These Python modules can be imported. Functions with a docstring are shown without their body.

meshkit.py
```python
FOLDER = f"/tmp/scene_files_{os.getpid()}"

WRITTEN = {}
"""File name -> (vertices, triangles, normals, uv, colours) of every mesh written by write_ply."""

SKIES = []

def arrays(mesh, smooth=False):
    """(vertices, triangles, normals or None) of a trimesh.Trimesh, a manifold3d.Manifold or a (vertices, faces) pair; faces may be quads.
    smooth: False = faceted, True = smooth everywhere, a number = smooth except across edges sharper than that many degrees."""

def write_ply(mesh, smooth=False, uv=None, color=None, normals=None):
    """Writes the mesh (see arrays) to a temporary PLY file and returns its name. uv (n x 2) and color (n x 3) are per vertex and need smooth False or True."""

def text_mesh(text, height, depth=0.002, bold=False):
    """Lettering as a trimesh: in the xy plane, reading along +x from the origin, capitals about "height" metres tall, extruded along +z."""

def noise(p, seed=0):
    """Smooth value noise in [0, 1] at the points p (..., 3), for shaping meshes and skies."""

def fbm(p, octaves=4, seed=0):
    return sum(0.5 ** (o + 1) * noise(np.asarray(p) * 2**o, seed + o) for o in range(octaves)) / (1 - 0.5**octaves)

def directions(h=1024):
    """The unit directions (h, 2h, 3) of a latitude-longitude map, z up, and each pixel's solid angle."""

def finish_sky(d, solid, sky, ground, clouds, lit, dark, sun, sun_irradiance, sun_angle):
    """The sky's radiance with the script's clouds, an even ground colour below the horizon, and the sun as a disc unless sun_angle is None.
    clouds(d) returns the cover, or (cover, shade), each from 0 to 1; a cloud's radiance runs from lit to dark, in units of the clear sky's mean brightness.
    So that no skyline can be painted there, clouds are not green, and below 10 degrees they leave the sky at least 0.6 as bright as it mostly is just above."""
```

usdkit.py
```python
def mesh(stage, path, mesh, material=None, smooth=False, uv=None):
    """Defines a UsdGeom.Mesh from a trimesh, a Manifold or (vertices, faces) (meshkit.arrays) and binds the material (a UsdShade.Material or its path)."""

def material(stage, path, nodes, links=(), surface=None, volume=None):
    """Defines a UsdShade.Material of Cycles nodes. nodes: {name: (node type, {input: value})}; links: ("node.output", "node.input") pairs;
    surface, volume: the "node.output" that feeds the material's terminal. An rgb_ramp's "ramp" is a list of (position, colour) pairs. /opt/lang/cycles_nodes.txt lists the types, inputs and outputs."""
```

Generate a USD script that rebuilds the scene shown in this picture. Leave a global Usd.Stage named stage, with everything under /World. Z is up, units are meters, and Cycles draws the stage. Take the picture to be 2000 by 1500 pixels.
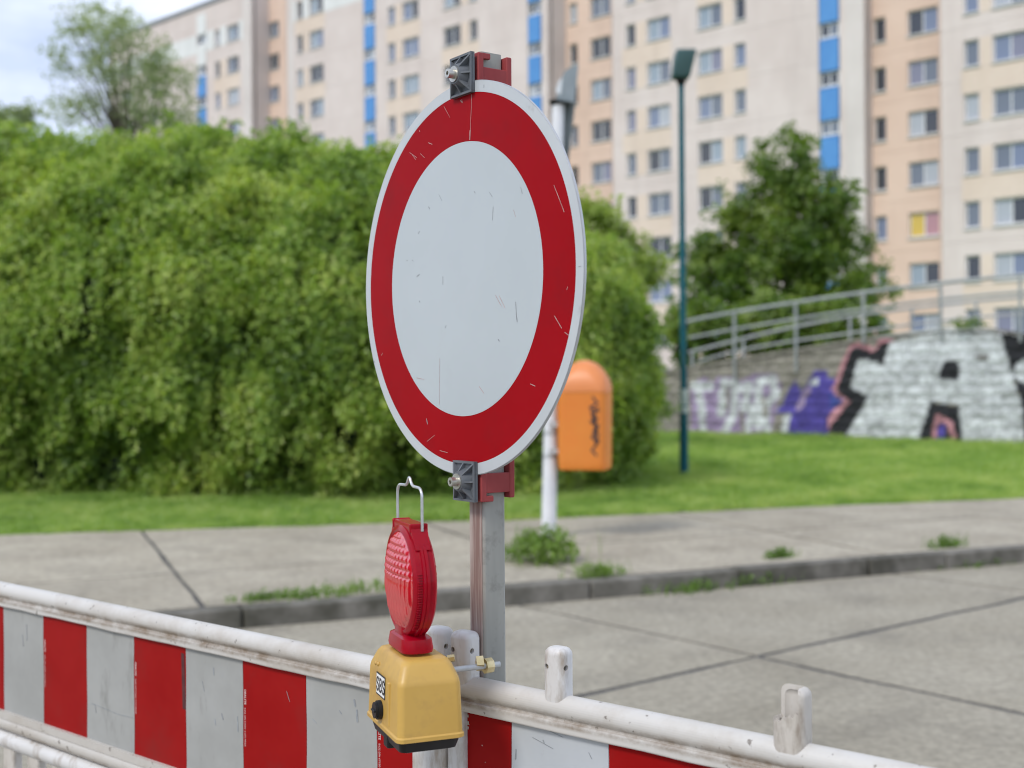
import math, random
import numpy as np, trimesh, usdkit, meshkit
import manifold3d as m3
from manifold3d import Manifold, CrossSection
from shapely import geometry as sg, affinity, ops as sops
from pxr import Usd, UsdGeom, UsdLux, UsdShade, Gf, Sdf, Vt

stage = Usd.Stage.CreateInMemory()
UsdGeom.SetStageUpAxis(stage, 'Z')
UsdGeom.Xform.Define(stage, '/World')
UsdGeom.Scope.Define(stage, '/World/Looks')

# ------------------------------------------------------------------ camera, sky, sun, exposure
F, ROLL, EYE = 2400.0, math.radians(0.42), 1.45
CR = np.array([math.cos(ROLL), 0, -math.sin(ROLL)]); CU = np.array([math.sin(ROLL), 0, math.cos(ROLL)]); CF = np.array([0, 1.0, 0])
cam = UsdGeom.Camera.Define(stage, '/World/camera')
cam.CreateHorizontalApertureAttr(36.0); cam.CreateVerticalApertureAttr(27.0)
cam.CreateFocalLengthAttr(36.0 * F / 2000)
cam.CreateFStopAttr(3.8); cam.CreateFocusDistanceAttr(1.86)
cam.CreateClippingRangeAttr((0.05, 5000.0))
cam.CreateExposureAttr(0.5)
cam.AddTransformOp().Set(Gf.Matrix4d(*CR, 0, *CU, 0, *(-CF), 0, 0, 0, EYE, 1))

SUN_AZ, SUN_EL = math.radians(222), math.radians(46)          # azimuth from +y towards +x
sd = np.array([math.sin(SUN_AZ) * math.cos(SUN_EL), math.cos(SUN_AZ) * math.cos(SUN_EL), math.sin(SUN_EL)])
sun = UsdLux.DistantLight.Define(stage, '/World/sun')
sun.CreateIntensityAttr(0.4); sun.CreateAngleAttr(14.0); sun.CreateColorAttr(Gf.Vec3f(1.0, 0.96, 0.9)); sun.CreateNormalizeAttr(True)
def look_along(d):
    z = -np.asarray(d) / np.linalg.norm(d); x = np.cross([0, 0, 1], z); x /= np.linalg.norm(x); y = np.cross(z, x)
    return Gf.Matrix4d(*x, 0, *y, 0, *z, 0, 0, 0, 0, 1)
sun.AddTransformOp().Set(look_along(-sd))
dome = UsdLux.DomeLight.Define(stage, '/World/sky')
skym = usdkit.material(stage, '/World/Looks/sky', {
    'tc': ('texture_coordinate', {}),
    'sky': ('sky_texture', {'sky_type': 'single_scattering', 'sun_disc': False, 'sun_elevation': SUN_EL, 'sun_rotation': SUN_AZ, 'aerosol_density': 2.0}),
    'mp': ('mapping', {'scale': (1.0, 1.0, 2.6)}),
    'n': ('noise_texture', {'scale': 2.4, 'detail': 6.0, 'roughness': 0.55}),
    'cov': ('rgb_ramp', {'ramp': [(0.34, (0.6, 0.6, 0.6)), (0.52, (0.97, 0.97, 0.97))]}),
    'n2': ('noise_texture', {'scale': 3.2, 'detail': 5.0, 'roughness': 0.55}),
    'cl': ('rgb_ramp', {'ramp': [(0.36, (3.6, 4.4, 6.5)), (0.70, (9.0, 9.4, 10.0))]}),
    'mix': ('mix_color', {'use_clamp': False}), 'bg': ('background_shader', {'strength': 0.11})},
    [('tc.generated', 'mp.vector'), ('mp.vector', 'n.vector'), ('mp.vector', 'n2.vector'), ('n.fac', 'cov.fac'), ('n2.fac', 'cl.fac'),
     ('cov.color', 'mix.fac'), ('sky.color', 'mix.a'), ('cl.color', 'mix.b'), ('mix.result', 'bg.color')], surface='bg.background')
UsdShade.MaterialBindingAPI.Apply(dome.GetPrim()).Bind(skym)

# ------------------------------------------------------------------ helpers
def ray(x, y):
    return (x - 1000) / F * CR + (750 - y) / F * CU + CF
def at(x, y, d):                     # the point at depth d seen at pixel (x, y) of the photograph
    return np.array([0, 0, EYE]) + d * ray(x, y)
def ground(x, y, z=0.0):
    q = ray(x, y); return np.array([0, 0, EYE]) + q * ((z - EYE) / q[2])

count = {}
def numbered(parent, name):
    k = count.get((parent, name), 0); count[(parent, name)] = k + 1
    return name if k == 0 else f'{name}_{k:03d}'
def path_of(parent, name):
    p = '/World' if parent is None else str(parent.GetPath())
    return f'{p}/{numbered(p, name)}'
def tag(prim, label=None, cat=None, group=None, kind=None):
    for k, v in (('label', label), ('category', cat), ('group', group), ('kind', kind)):
        if v: prim.SetCustomDataByKey(k, v)
    return prim
def thing(name, label, cat, loc=(0, 0, 0), group=None, kind=None):
    x = UsdGeom.Xform.Define(stage, path_of(None, name))
    if any(loc): x.AddTranslateOp().Set(Gf.Vec3d(*map(float, loc)))
    return tag(x.GetPrim(), label, cat, group, kind)
origin = {}
def obj(name, mesh, mat, parent=None, smooth=30, label=None, kind=None, off=None):
    if isinstance(mesh, list): mesh = cat(mesh)
    if off is not None:
        v, f, _ = meshkit.arrays(mesh); mesh = trimesh.Trimesh(v - np.asarray(off), f, process=False)
    return tag(usdkit.mesh(stage, path_of(parent, name), mesh, mat, smooth=smooth).GetPrim(), label, None, None, kind)
def tm(x):
    if isinstance(x, trimesh.Trimesh): return x
    v, f, _ = meshkit.arrays(x); return trimesh.Trimesh(v, f, process=False)
def cat(ms): return trimesh.util.concatenate([tm(m) for m in ms])
def frame(o, ex, ey, ez=(0, 0, 1)):
    m = np.eye(4); m[:3, 0], m[:3, 1], m[:3, 2], m[:3, 3] = ex, ey, ez, o; return m
def put(m, M):
    m = cat(m) if isinstance(m, list) else tm(m).copy(); m.apply_transform(M)
    if np.linalg.det(M[:3, :3]) < 0: m.invert()
    return m
def box(x0, x1, y0, y1, z0, z1):
    m = trimesh.creation.box([abs(x1 - x0), abs(y1 - y0), abs(z1 - z0)]); m.apply_translation([(x0 + x1) / 2, (y0 + y1) / 2, (z0 + z1) / 2]); return m
def rbox(x0, x1, y0, y1, z0, z1, r=0.003, n=8):
    s = Manifold.sphere(r, n)
    return tm(Manifold.batch_hull([s.translate([x, y, z]) for x in (x0 + r, x1 - r) for y in (y0 + r, y1 - r) for z in (z0 + r, z1 - r)]))
def rod(a, b, r, n=12, r2=None):
    a, b = np.asarray(a, float), np.asarray(b, float)
    return tube([a, b], [r, r if r2 is None else r2], n)
def tube(pts, r, n=10):
    p = np.asarray(pts, float); r = np.broadcast_to(np.asarray(r, float), (len(p),))
    t = np.gradient(p, axis=0); t /= np.linalg.norm(t, axis=1, keepdims=True) + 1e-12
    ref = np.eye(3)[np.abs(t).max(0).argmin()]
    a = np.cross(t, ref); a /= np.linalg.norm(a, axis=1, keepdims=True) + 1e-12
    b = np.cross(t, a); g = np.arange(n) * 2 * np.pi / n
    v = p[:, None] + r[:, None, None] * (np.cos(g)[None, :, None] * a[:, None] + np.sin(g)[None, :, None] * b[:, None])
    i, j = np.meshgrid(np.arange(len(p) - 1), np.arange(n), indexing='ij')
    q = np.stack([i * n + j, i * n + (j + 1) % n, (i + 1) * n + (j + 1) % n, (i + 1) * n + j], -1).reshape(-1, 4)
    f = [np.vstack([q[:, [0, 1, 2]], q[:, [0, 2, 3]]])]
    v = v.reshape(-1, 3); k = len(v); v = np.vstack([v, p[:1], p[-1:]]); ar = np.arange(n); L = (len(p) - 1) * n
    f.append(np.stack([np.full(n, k), (ar + 1) % n, ar], 1)); f.append(np.stack([np.full(n, k + 1), L + ar, L + (ar + 1) % n], 1))
    m = trimesh.Trimesh(v, np.vstack(f), process=False)
    if m.volume < 0: m.invert()
    return m
def loft(rings):
    """closed rings (n x 3 each) joined into a solid with flat caps"""
    n = len(rings[0]); v = np.vstack(rings); f = []
    for i in range(len(rings) - 1):
        a = i * n + np.arange(n); b = i * n + (np.arange(n) + 1) % n
        f += [np.stack([a, b, b + n], 1), np.stack([a, b + n, a + n], 1)]
    k = len(v); v = np.vstack([v, rings[0].mean(0), rings[-1].mean(0)]); a = np.arange(n); b = (a + 1) % n; L = (len(rings) - 1) * n
    f += [np.stack([np.full(n, k), b, a], 1), np.stack([np.full(n, k + 1), L + a, L + b], 1)]
    m = trimesh.Trimesh(v, np.vstack(f), process=False)
    if m.volume < 0: m.invert()
    return m
def rring(hx, hy, r, z, n=6):
    r = min(r, hx * .98, hy * .98); pts = []
    for cx, cy, a0 in ((hx - r, hy - r, 0), (-hx + r, hy - r, 90), (-hx + r, -hy + r, 180), (hx - r, -hy + r, 270)):
        for k in range(n): a = math.radians(a0 + 90 * k / (n - 1)); pts.append((cx + r * math.cos(a), cy + r * math.sin(a), z))
    return np.array(pts)
def extrude(poly, h):
    gs = [g for g in getattr(poly, 'geoms', [poly]) if g.geom_type == 'Polygon' and g.area > 1e-9]
    return cat([trimesh.creation.extrude_polygon(g, h, engine='earcut') for g in gs])
def spline(pts, n):
    from scipy.interpolate import CubicSpline
    p = np.asarray(pts, float); d = np.r_[0, np.cumsum(np.linalg.norm(np.diff(p, axis=0), axis=1))]
    return CubicSpline(d, p)(np.linspace(0, d[-1], n))

# ------------------------------------------------------------------ materials
LK = '/World/Looks/'
def mat(name, c1, c2=None, scale=8.0, rough=0.6, bump=0.0, bscale=None, lo=0.35, hi=0.65, detail=5.0, metal=0.0, spec=0.5, stretch=(1, 1, 1), dirt=None, dscale=6.0, dlo=0.55, dhi=0.75, dstretch=(1, 1, 1), rnd=0.0, coat=0.0, bdist=0.01, grain=0.0, gscale=22.0):
    """principled with two colours by noise, an optional dirt colour by a second noise, optional tone per object, and bump"""
    N = {'g': ('geometry', {}), 'mp': ('mapping', {'scale': stretch}), 'n': ('noise_texture', {'scale': scale, 'detail': detail, 'roughness': 0.6}),
         'r': ('rgb_ramp', {'ramp': [(lo, c1), (hi, c2 or c1)]}),
         'p': ('principled_bsdf', {'roughness': rough, 'metallic': metal, 'specular_ior_level': spec, 'coat_weight': coat})}
    L = [('g.position', 'mp.vector'), ('mp.vector', 'n.vector'), ('n.fac', 'r.fac')]
    col = 'r.color'
    if dirt:
        N.update({'mp2': ('mapping', {'scale': dstretch, 'location': (3.1, 7.7, 1.3)}), 'n2': ('noise_texture', {'scale': dscale, 'detail': 7.0, 'roughness': 0.65}),
                  'r2': ('rgb_ramp', {'ramp': [(dlo, (0, 0, 0)), (dhi, (1, 1, 1))]}), 'mx': ('mix_color', {'b': dirt})})
        L += [('g.position', 'mp2.vector'), ('mp2.vector', 'n2.vector'), ('n2.fac', 'r2.fac'), ('r2.color', 'mx.fac'), (col, 'mx.a')]; col = 'mx.result'
    if grain:
        N.update({'n4': ('noise_texture', {'scale': gscale, 'detail': 9.0, 'roughness': 0.75}), 'r4': ('rgb_ramp', {'ramp': [(.36, (1 - grain,) * 3), (.64, (1 + grain * .7,) * 3)]}), 'mg': ('mix_color', {'blend_type': 'multiply', 'fac': 1.0, 'use_clamp': False})})
        L += [('g.position', 'n4.vector'), ('n4.fac', 'r4.fac'), (col, 'mg.a'), ('r4.color', 'mg.b')]; col = 'mg.result'
    if rnd:
        N.update({'oi': ('object_info', {}), 'mr': ('map_range', {'to_min': 1 - rnd, 'to_max': 1 + rnd}), 'hs': ('hsv', {})})
        L += [('oi.random', 'mr.value'), ('mr.result', 'hs.value'), (col, 'hs.color')]; col = 'hs.color'
    L.append((col, 'p.base_color'))
    if bump:
        N.update({'nb': ('noise_texture', {'scale': bscale or scale * 6, 'detail': 6.0, 'roughness': 0.65}), 'b': ('bump', {'strength': bump, 'distance': bdist})})
        L += [('mp.vector', 'nb.vector'), ('nb.fac', 'b.height'), ('b.normal', 'p.normal')]
    return usdkit.material(stage, LK + name, N, L, surface='p.BSDF')
def leafmat(name, c1, c2, c3, trans=0.4, hf=11.0):
    N = {'g': ('geometry', {}), 'oi': ('object_info', {}), 'n': ('noise_texture', {'scale': 0.9, 'detail': 3.0}),
         'ad': ('math', {'math_type': 'add'}), 'ad2': ('math', {'math_type': 'multiply_add', 'value2': 0.5, 'value3': 0.0}),
         'n2': ('noise_texture', {'scale': hf, 'detail': 2.0}), 'r': ('rgb_ramp', {'ramp': [(0.34, c1), (0.48, c2), (0.66, c3)]}), 'p': ('principled_bsdf', {'roughness': 0.38, 'specular_ior_level': 0.5}),
         'mu': ('mix_color', {'blend_type': 'multiply', 'fac': 1.0, 'b': (1.3, 1.35, 0.6), 'use_clamp': False}),
         't': ('translucent_bsdf', {}), 'm': ('mix_closure', {'fac': trans})}
    L = [('g.position', 'n.vector'), ('n.fac', 'ad.value1'), ('g.position', 'n2.vector'), ('n2.fac', 'ad.value2'), ('ad.value', 'ad2.value1'), ('ad2.value', 'r.fac'), ('r.color', 'p.base_color'),
         ('r.color', 'mu.a'), ('mu.result', 't.color'), ('p.BSDF', 'm.closure1'), ('t.BSDF', 'm.closure2')]
    return usdkit.material(stage, LK + name, N, L, surface='m.closure')
M = {}
M['concrete_pave'] = mat('pavement_concrete', (.305, .27, .207), (.41, .372, .295), 1.3, .9, .5, 110, lo=.3, hi=.7, dirt=(.2, .178, .138), dscale=1.9, dlo=.5, dhi=.85, rnd=.06, grain=.28)
M['concrete_road'] = mat('road_concrete', (.275, .248, .190), (.36, .33, .262), 1.2, .9, .6, 130, lo=.3, hi=.7, dirt=(.18, .164, .132), dscale=1.6, dlo=.5, dhi=.85, rnd=.04, grain=.3)
M['tar'] = mat('joint_tar', (.045, .043, .042), (.075, .072, .068), 9, .75)
M['kerb'] = mat('kerb_granite', (.12, .112, .094), (.19, .178, .155), 6, .85, .4, 50, dirt=(.06, .057, .043), dscale=3, dlo=.42, dhi=.66, rnd=.12)
M['soil'] = mat('lawn_soil', (.08, .16, .02), (.13, .23, .035), 1.2, .95)
M['land'] = mat('land', (.08, .12, .04), (.14, .15, .07), .3, .95)
M['blade'] = leafmat('grass_blade', (.13, .23, .04), (.25, .38, .075), (.45, .52, .18), .42, 5.0)
M['hedge'] = leafmat('hedge_leaf', (.055, .118, .02), (.215, .33, .048), (.50, .56, .15), .45)
M['maple'] = leafmat('tree_leaf_dark', (.045, .095, .014), (.11, .185, .026), (.24, .31, .058), .42, 3.0)
M['birch'] = leafmat('tree_leaf_pale', (.17, .22, .125), (.27, .325, .19), (.37, .42, .26), .45, 5.0)
M['shrub'] = leafmat('shrub_leaf', (.13, .21, .035), (.25, .34, .06), (.42, .48, .13), .4, 8.0)
M['weed'] = leafmat('weed_leaf', (.07, .14, .022), (.13, .22, .036), (.24, .34, .08), .4, 30.0)
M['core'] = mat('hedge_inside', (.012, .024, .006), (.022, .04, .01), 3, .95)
M['bark'] = mat('bark', (.05, .04, .03), (.11, .09, .07), 9, .9, .5, 30)
for nm, a, b in (('cream', (.615, .535, .50), (.675, .60, .565)), ('yellow', (.655, .54, .45), (.70, .59, .50)), ('pink', (.66, .49, .395), (.71, .54, .44)),
                 ('pale', (.66, .67, .66), (.74, .75, .74)), ('edge', (.61, .56, .53), (.67, .62, .59)), ('grey', (.42, .37, .34), (.48, .43, .40))):
    M['f_' + nm] = mat('facade_' + nm, a, b, .35, .85, .2, 8, dirt=tuple(x * .87 for x in a), dscale=.7, dstretch=(1, 1, .13), dlo=.5, dhi=.85, bdist=.02)
M['blue'] = mat('blue_panel', (.07, .24, .56), (.085, .275, .60), 1, .45)
M['wframe'] = mat('window_frame_white', (.72, .73, .74), None, 1, .4)
M['sill'] = mat('window_sill_grey', (.55, .55, .54), None, 1, .5)
def pane(name, c, rough=.08):
    return usdkit.material(stage, LK + name, {'p': ('principled_bsdf', {'base_color': c, 'roughness': rough, 'specular_ior_level': 0.9})}, [], surface='p.BSDF')
PANES = [pane('pane_dark', (.04, .045, .055)), pane('pane_grey', (.14, .165, .21)), pane('pane_blue', (.17, .21, .31)), pane('pane_curtain', (.38, .41, .45)), pane('pane_light', (.27, .33, .39)), pane('pane_lilac', (.2, .205, .28))]
M['curtain'] = mat('curtain_white', (.5, .52, .55), None, 3, .8)
PANE_Y, PANE_R = pane('pane_yellow', (.6, .42, .05)), pane('pane_rose', (.42, .22, .25))
M['roof'] = mat('roof_grey', (.25, .26, .28), None, 2, .6)
M['galv'] = mat('galvanised_steel', (.40, .42, .43), (.52, .54, .54), 30, .5, metal=.35)
M['galv_rail'] = mat('railing_steel', (.24, .26, .262), (.32, .34, .335), 6, .5)
M['teal'] = mat('teal_paint', (.005, .075, .10), (.01, .105, .135), 4, .5, spec=.2, dirt=(.05, .12, .12), dscale=5)
M['teal_head'] = mat('teal_lamp_head', (.045, .1, .105), (.06, .125, .13), 4, .5)
M['sticker'] = mat('sticker_grey', (.3, .36, .33), (.5, .55, .52), 9, .6)
M['lamp_white'] = mat('lamp_post_white', (.62, .64, .665), (.68, .69, .71), 5, .45)
M['lamp_grey'] = mat('lamp_head_grey', (.17, .21, .23), (.23, .27, .29), 5, .5)
M['lamp_dark'] = mat('lamp_arm_dark', (.09, .11, .11), (.13, .15, .15), 5, .5)
M['lamp_glass'] = mat('lamp_cover_pale', (.6, .64, .66), None, 5, .25)
M['bin'] = mat('bin_orange', (.58, .175, .018), (.62, .20, .024), 3, .5, dirt=(.65, .17, .02), dscale=4, dlo=.5, dhi=.9)
M['bin_lid'] = mat('bin_lid_orange', (.60, .195, .05), (.64, .22, .068), 3, .42, dirt=(.6, .22, .08), dscale=3, dlo=.55, dhi=.9)
M['ink'] = mat('black_ink', (.02, .018, .02), (.05, .04, .04), 40, .6)
# sign and barrier
M['alu'] = mat('sign_aluminium', (.42, .43, .44), (.5, .51, .52), 20, .4, metal=.6)
M['sign_white'] = mat('sign_film_white', (.385, .425, .44), (.41, .45, .465), 3, .3, .05, 160, dirt=(.38, .42, .43), dscale=9, dlo=.6, dhi=.9, bdist=.001)
M['sign_edge'] = mat('sign_film_border', (.41, .435, .45), (.455, .48, .49), 7, .32, dirt=(.3, .31, .31), dscale=24, dlo=.62, dhi=.8)
M['sign_red'] = mat('sign_film_red', (.265, .0018, .005), (.29, .0028, .007), 5, .34, spec=.04, dirt=(.215, .006, .009), dscale=11, dlo=.5, dhi=.85)
M['scratch'] = mat('scratch_white', (.36, .2, .19), (.5, .4, .37), 60, .6)
M['scuff'] = mat('scuff_grey', (.2, .21, .22), (.3, .325, .34), 80, .6)
M['post'] = mat('post_galvanised', (.26, .262, .238), (.34, .342, .312), 12, .6, .15, 200, metal=.1, stretch=(1, 1, .12), dirt=(.17, .168, .15), dscale=26, dlo=.54, dhi=.8, bdist=.001)
M['residue'] = mat('post_old_film', (.32, .25, .215), (.43, .37, .335), 30, .7, .3, 120, stretch=(1, 1, .07), dirt=(.21, .13, .11), dscale=40, dstretch=(1, 1, .05), dlo=.5, dhi=.62, bdist=.001)
M['clamp_red'] = mat('clamp_red_plastic', (.235, .032, .034), (.29, .05, .05), 14, .55, .1, 90, spec=.3, dirt=(.32, .12, .11), dscale=20, dlo=.58, dhi=.85, bdist=.001)
M['clamp_grey'] = mat('clamp_grey_plastic', (.085, .095, .105), (.115, .125, .14), 20, .5, dirt=(.17, .18, .19), dscale=40, dlo=.58, dhi=.8)
M['zinc'] = mat('zinc_bolt', (.45, .44, .4), (.6, .58, .52), 40, .35, metal=.9)
M['zinc_yellow'] = mat('yellow_zinc', (.62, .5, .24), (.74, .62, .36), 60, .33, metal=.85)
M['plastic'] = mat('barrier_white_plastic', (.53, .52, .50), (.58, .57, .56), 6, .42, .12, 90, dirt=(.25, .195, .14), dscale=26, dstretch=(1, 1, .3), dlo=.52, dhi=.74, bdist=.002)
def rail_mat(name, c1, c2, z0, z1):
    return usdkit.material(stage, LK + name, {
        'g': ('geometry', {}), 'x': ('separate_xyz', {}), 'lo_': ('map_range', {'range_type': 'smoothstep', 'from_min': z0 - .006, 'from_max': z0, 'clamp': True}), 'hi_': ('map_range', {'range_type': 'smoothstep', 'from_min': z1, 'from_max': z1 + .012, 'to_min': 1.0, 'to_max': 0.0, 'clamp': True}),
        'band': ('math', {'math_type': 'multiply'}), 'mp': ('mapping', {'scale': (1, 1, 1.6)}), 'n': ('noise_texture', {'scale': 16.0, 'detail': 8.0, 'roughness': .7}), 'nr': ('rgb_ramp', {'ramp': [(.36, (.05, .05, .05)), (.62, (.95, .95, .95))]}),
        'f': ('math', {'math_type': 'multiply', 'use_clamp': True}), 'n2': ('noise_texture', {'scale': 5.0, 'detail': 8.0, 'roughness': .7}), 'r2': ('rgb_ramp', {'ramp': [(.47, (0, 0, 0)), (.76, (.7, .7, .7))]}),
        'base': ('mix_color', {'a': c1, 'b': c2}), 'm1': ('mix_color', {'b': (.30, .25, .19)}), 'm2': ('mix_color', {'b': (.19, .14, .095)}),
        'n3': ('noise_texture', {'scale': 70.0, 'detail': 5.0}), 'sp': ('rgb_ramp', {'ramp': [(.66, (0, 0, 0)), (.70, (.8, .8, .8))]}), 'm3': ('mix_color', {'b': (.12, .1, .08)}),
        'b': ('bump', {'strength': .15, 'distance': .002}), 'p': ('principled_bsdf', {'roughness': .42})},
        [('g.position', 'x.vector'), ('x.z', 'lo_.value'), ('x.z', 'hi_.value'), ('lo_.result', 'band.value1'), ('hi_.result', 'band.value2'), ('g.position', 'mp.vector'), ('mp.vector', 'n.vector'), ('n.fac', 'nr.fac'), ('nr.color', 'f.value2'), ('band.value', 'f.value1'),
         ('g.position', 'n2.vector'), ('n2.fac', 'r2.fac'), ('n2.fac', 'base.fac'), ('base.result', 'm1.a'), ('r2.color', 'm1.fac'), ('m1.result', 'm2.a'), ('f.value', 'm2.fac'), ('g.position', 'n3.vector'), ('n3.fac', 'sp.fac'), ('m2.result', 'm3.a'), ('sp.color', 'm3.fac'), ('m3.result', 'p.base_color'), ('n3.fac', 'b.height'), ('b.normal', 'p.normal')], surface='p.BSDF')
M['rail_top'] = rail_mat('barrier_rail_plastic', (.47, .45, .415), (.545, .535, .515), .9690, .9775)
M['rail_low'] = rail_mat('barrier_low_rail_plastic', (.42, .39, .345), (.52, .5, .47), .672, .679)
M['tapemark'] = mat('dark_mark', (.05, .008, .01), (.09, .015, .016), 60, .6)
M['plastic_dirty'] = mat('barrier_dirty_plastic', (.42, .385, .335), (.54, .51, .47), 9, .55, .2, 90, dirt=(.17, .13, .095), dscale=30, dstretch=(1, 1, .3), dlo=.5, dhi=.7, bdist=.002)
M['stripe_white'] = mat('stripe_film_grey', (.285, .288, .275), (.33, .333, .32), 8, .42, spec=.3, dirt=(.17, .17, .155), dscale=16, dstretch=(1, 1, .35), dlo=.58, dhi=.82)
M['stripe_fresh'] = mat('stripe_film_white', (.40, .425, .45), (.435, .46, .485), 8, .36, dirt=(.3, .31, .32), dscale=18, dlo=.62, dhi=.85)
M['stripe_red'] = mat('stripe_film_red', (.25, .0045, .005), (.28, .008, .008), 8, .4, spec=.06, dirt=(.2, .018, .016), dscale=9, dlo=.52, dhi=.85)
M['print'] = mat('stripe_print', (.62, .5, .48), None, 5, .5)
M['rubber'] = mat('black_rubber', (.007, .007, .008), (.013, .013, .014), 12, .45, spec=.3)
M['box_yellow'] = mat('lamp_box_yellow', (.47, .285, .06), (.51, .315, .072), 7, .42, .08, 160, dirt=(.33, .2, .065), dscale=17, dlo=.5, dhi=.85, bdist=.001)
M['label_white'] = mat('label_white', (.72, .72, .7), None, 5, .5)
M['label_black'] = mat('label_black', (.02, .02, .02), None, 5, .5)
M['wire'] = mat('wire_steel', (.5, .52, .52), (.62, .63, .63), 60, .35, metal=.8)
M['grime'] = mat('grime', (.09, .075, .06), (.2, .17, .13), 50, .8)
M['red_plastic'] = usdkit.material(stage, LK + 'lamp_red_plastic', {
    'p': ('principled_bsdf', {'base_color': (.27, .0015, .010), 'roughness': .2, 'specular_ior_level': .2, 'subsurface_weight': .2, 'subsurface_scale': .01, 'subsurface_radius': (1, .05, .05)})}, [], surface='p.BSDF')
M['red_lens'] = usdkit.material(stage, LK + 'lamp_red_lens', {
    'a': ('principled_bsdf', {'base_color': (.95, .012, .03), 'roughness': .06, 'transmission_weight': .85, 'ior': 1.45}),
    'd': ('diffuse_bsdf', {'color': (.46, .0008, .010)}), 'm': ('mix_closure', {'fac': .7})},
    [('a.BSDF', 'm.closure1'), ('d.BSDF', 'm.closure2')], surface='m.closure')
M['reflector'] = mat('lamp_reflector', (.45, .008, .02), None, 4, .35)

# ------------------------------------------------------------------ ground, road, pavement, kerb, lawn
def flat_prism(poly, z0, z1):
    m = extrude(poly, z1 - z0); m.apply_translation([0, 0, z0]); return m
g = sg.Polygon([(-3000, -3000), (3000, -3000), (3000, 3000), (-3000, 3000)])
obj('ground', trimesh.Trimesh(*[np.array(a) for a in ([(-3000, -3000, -.35), (3000, -3000, -.35), (3000, 3000, -.35), (-3000, 3000, -.35)], [(0, 1, 2), (0, 2, 3)])], process=False), M['land'], kind='structure', smooth=False)
KP, KD = np.array([-.05, 8.02]), np.array([.9206, .3905]); KN = np.array([-.3905, .9206])      # kerb line, its direction, towards the lawn
def kpt(a, b): return KP + KD * a + KN * b
def half(a0, a1, b0, b1): return sg.Polygon([kpt(a0, b0), kpt(a1, b0), kpt(a1, b1), kpt(a0, b1)])
EDGE = [(-22, 9.0), (-9, 10.35), (-4.63, 11.1), (-3.31, 11.4), (-1.79, 11.75), (0, 12.1), (1.45, 12.52), (3.56, 13.2), (5.72, 13.85), (12, 16.2), (24, 21)]
pave_area = sg.Polygon([tuple(kpt(-14, .15)), tuple(kpt(20, .15))] + [p for p in reversed(EDGE[1:-1])]).buffer(0)
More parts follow.
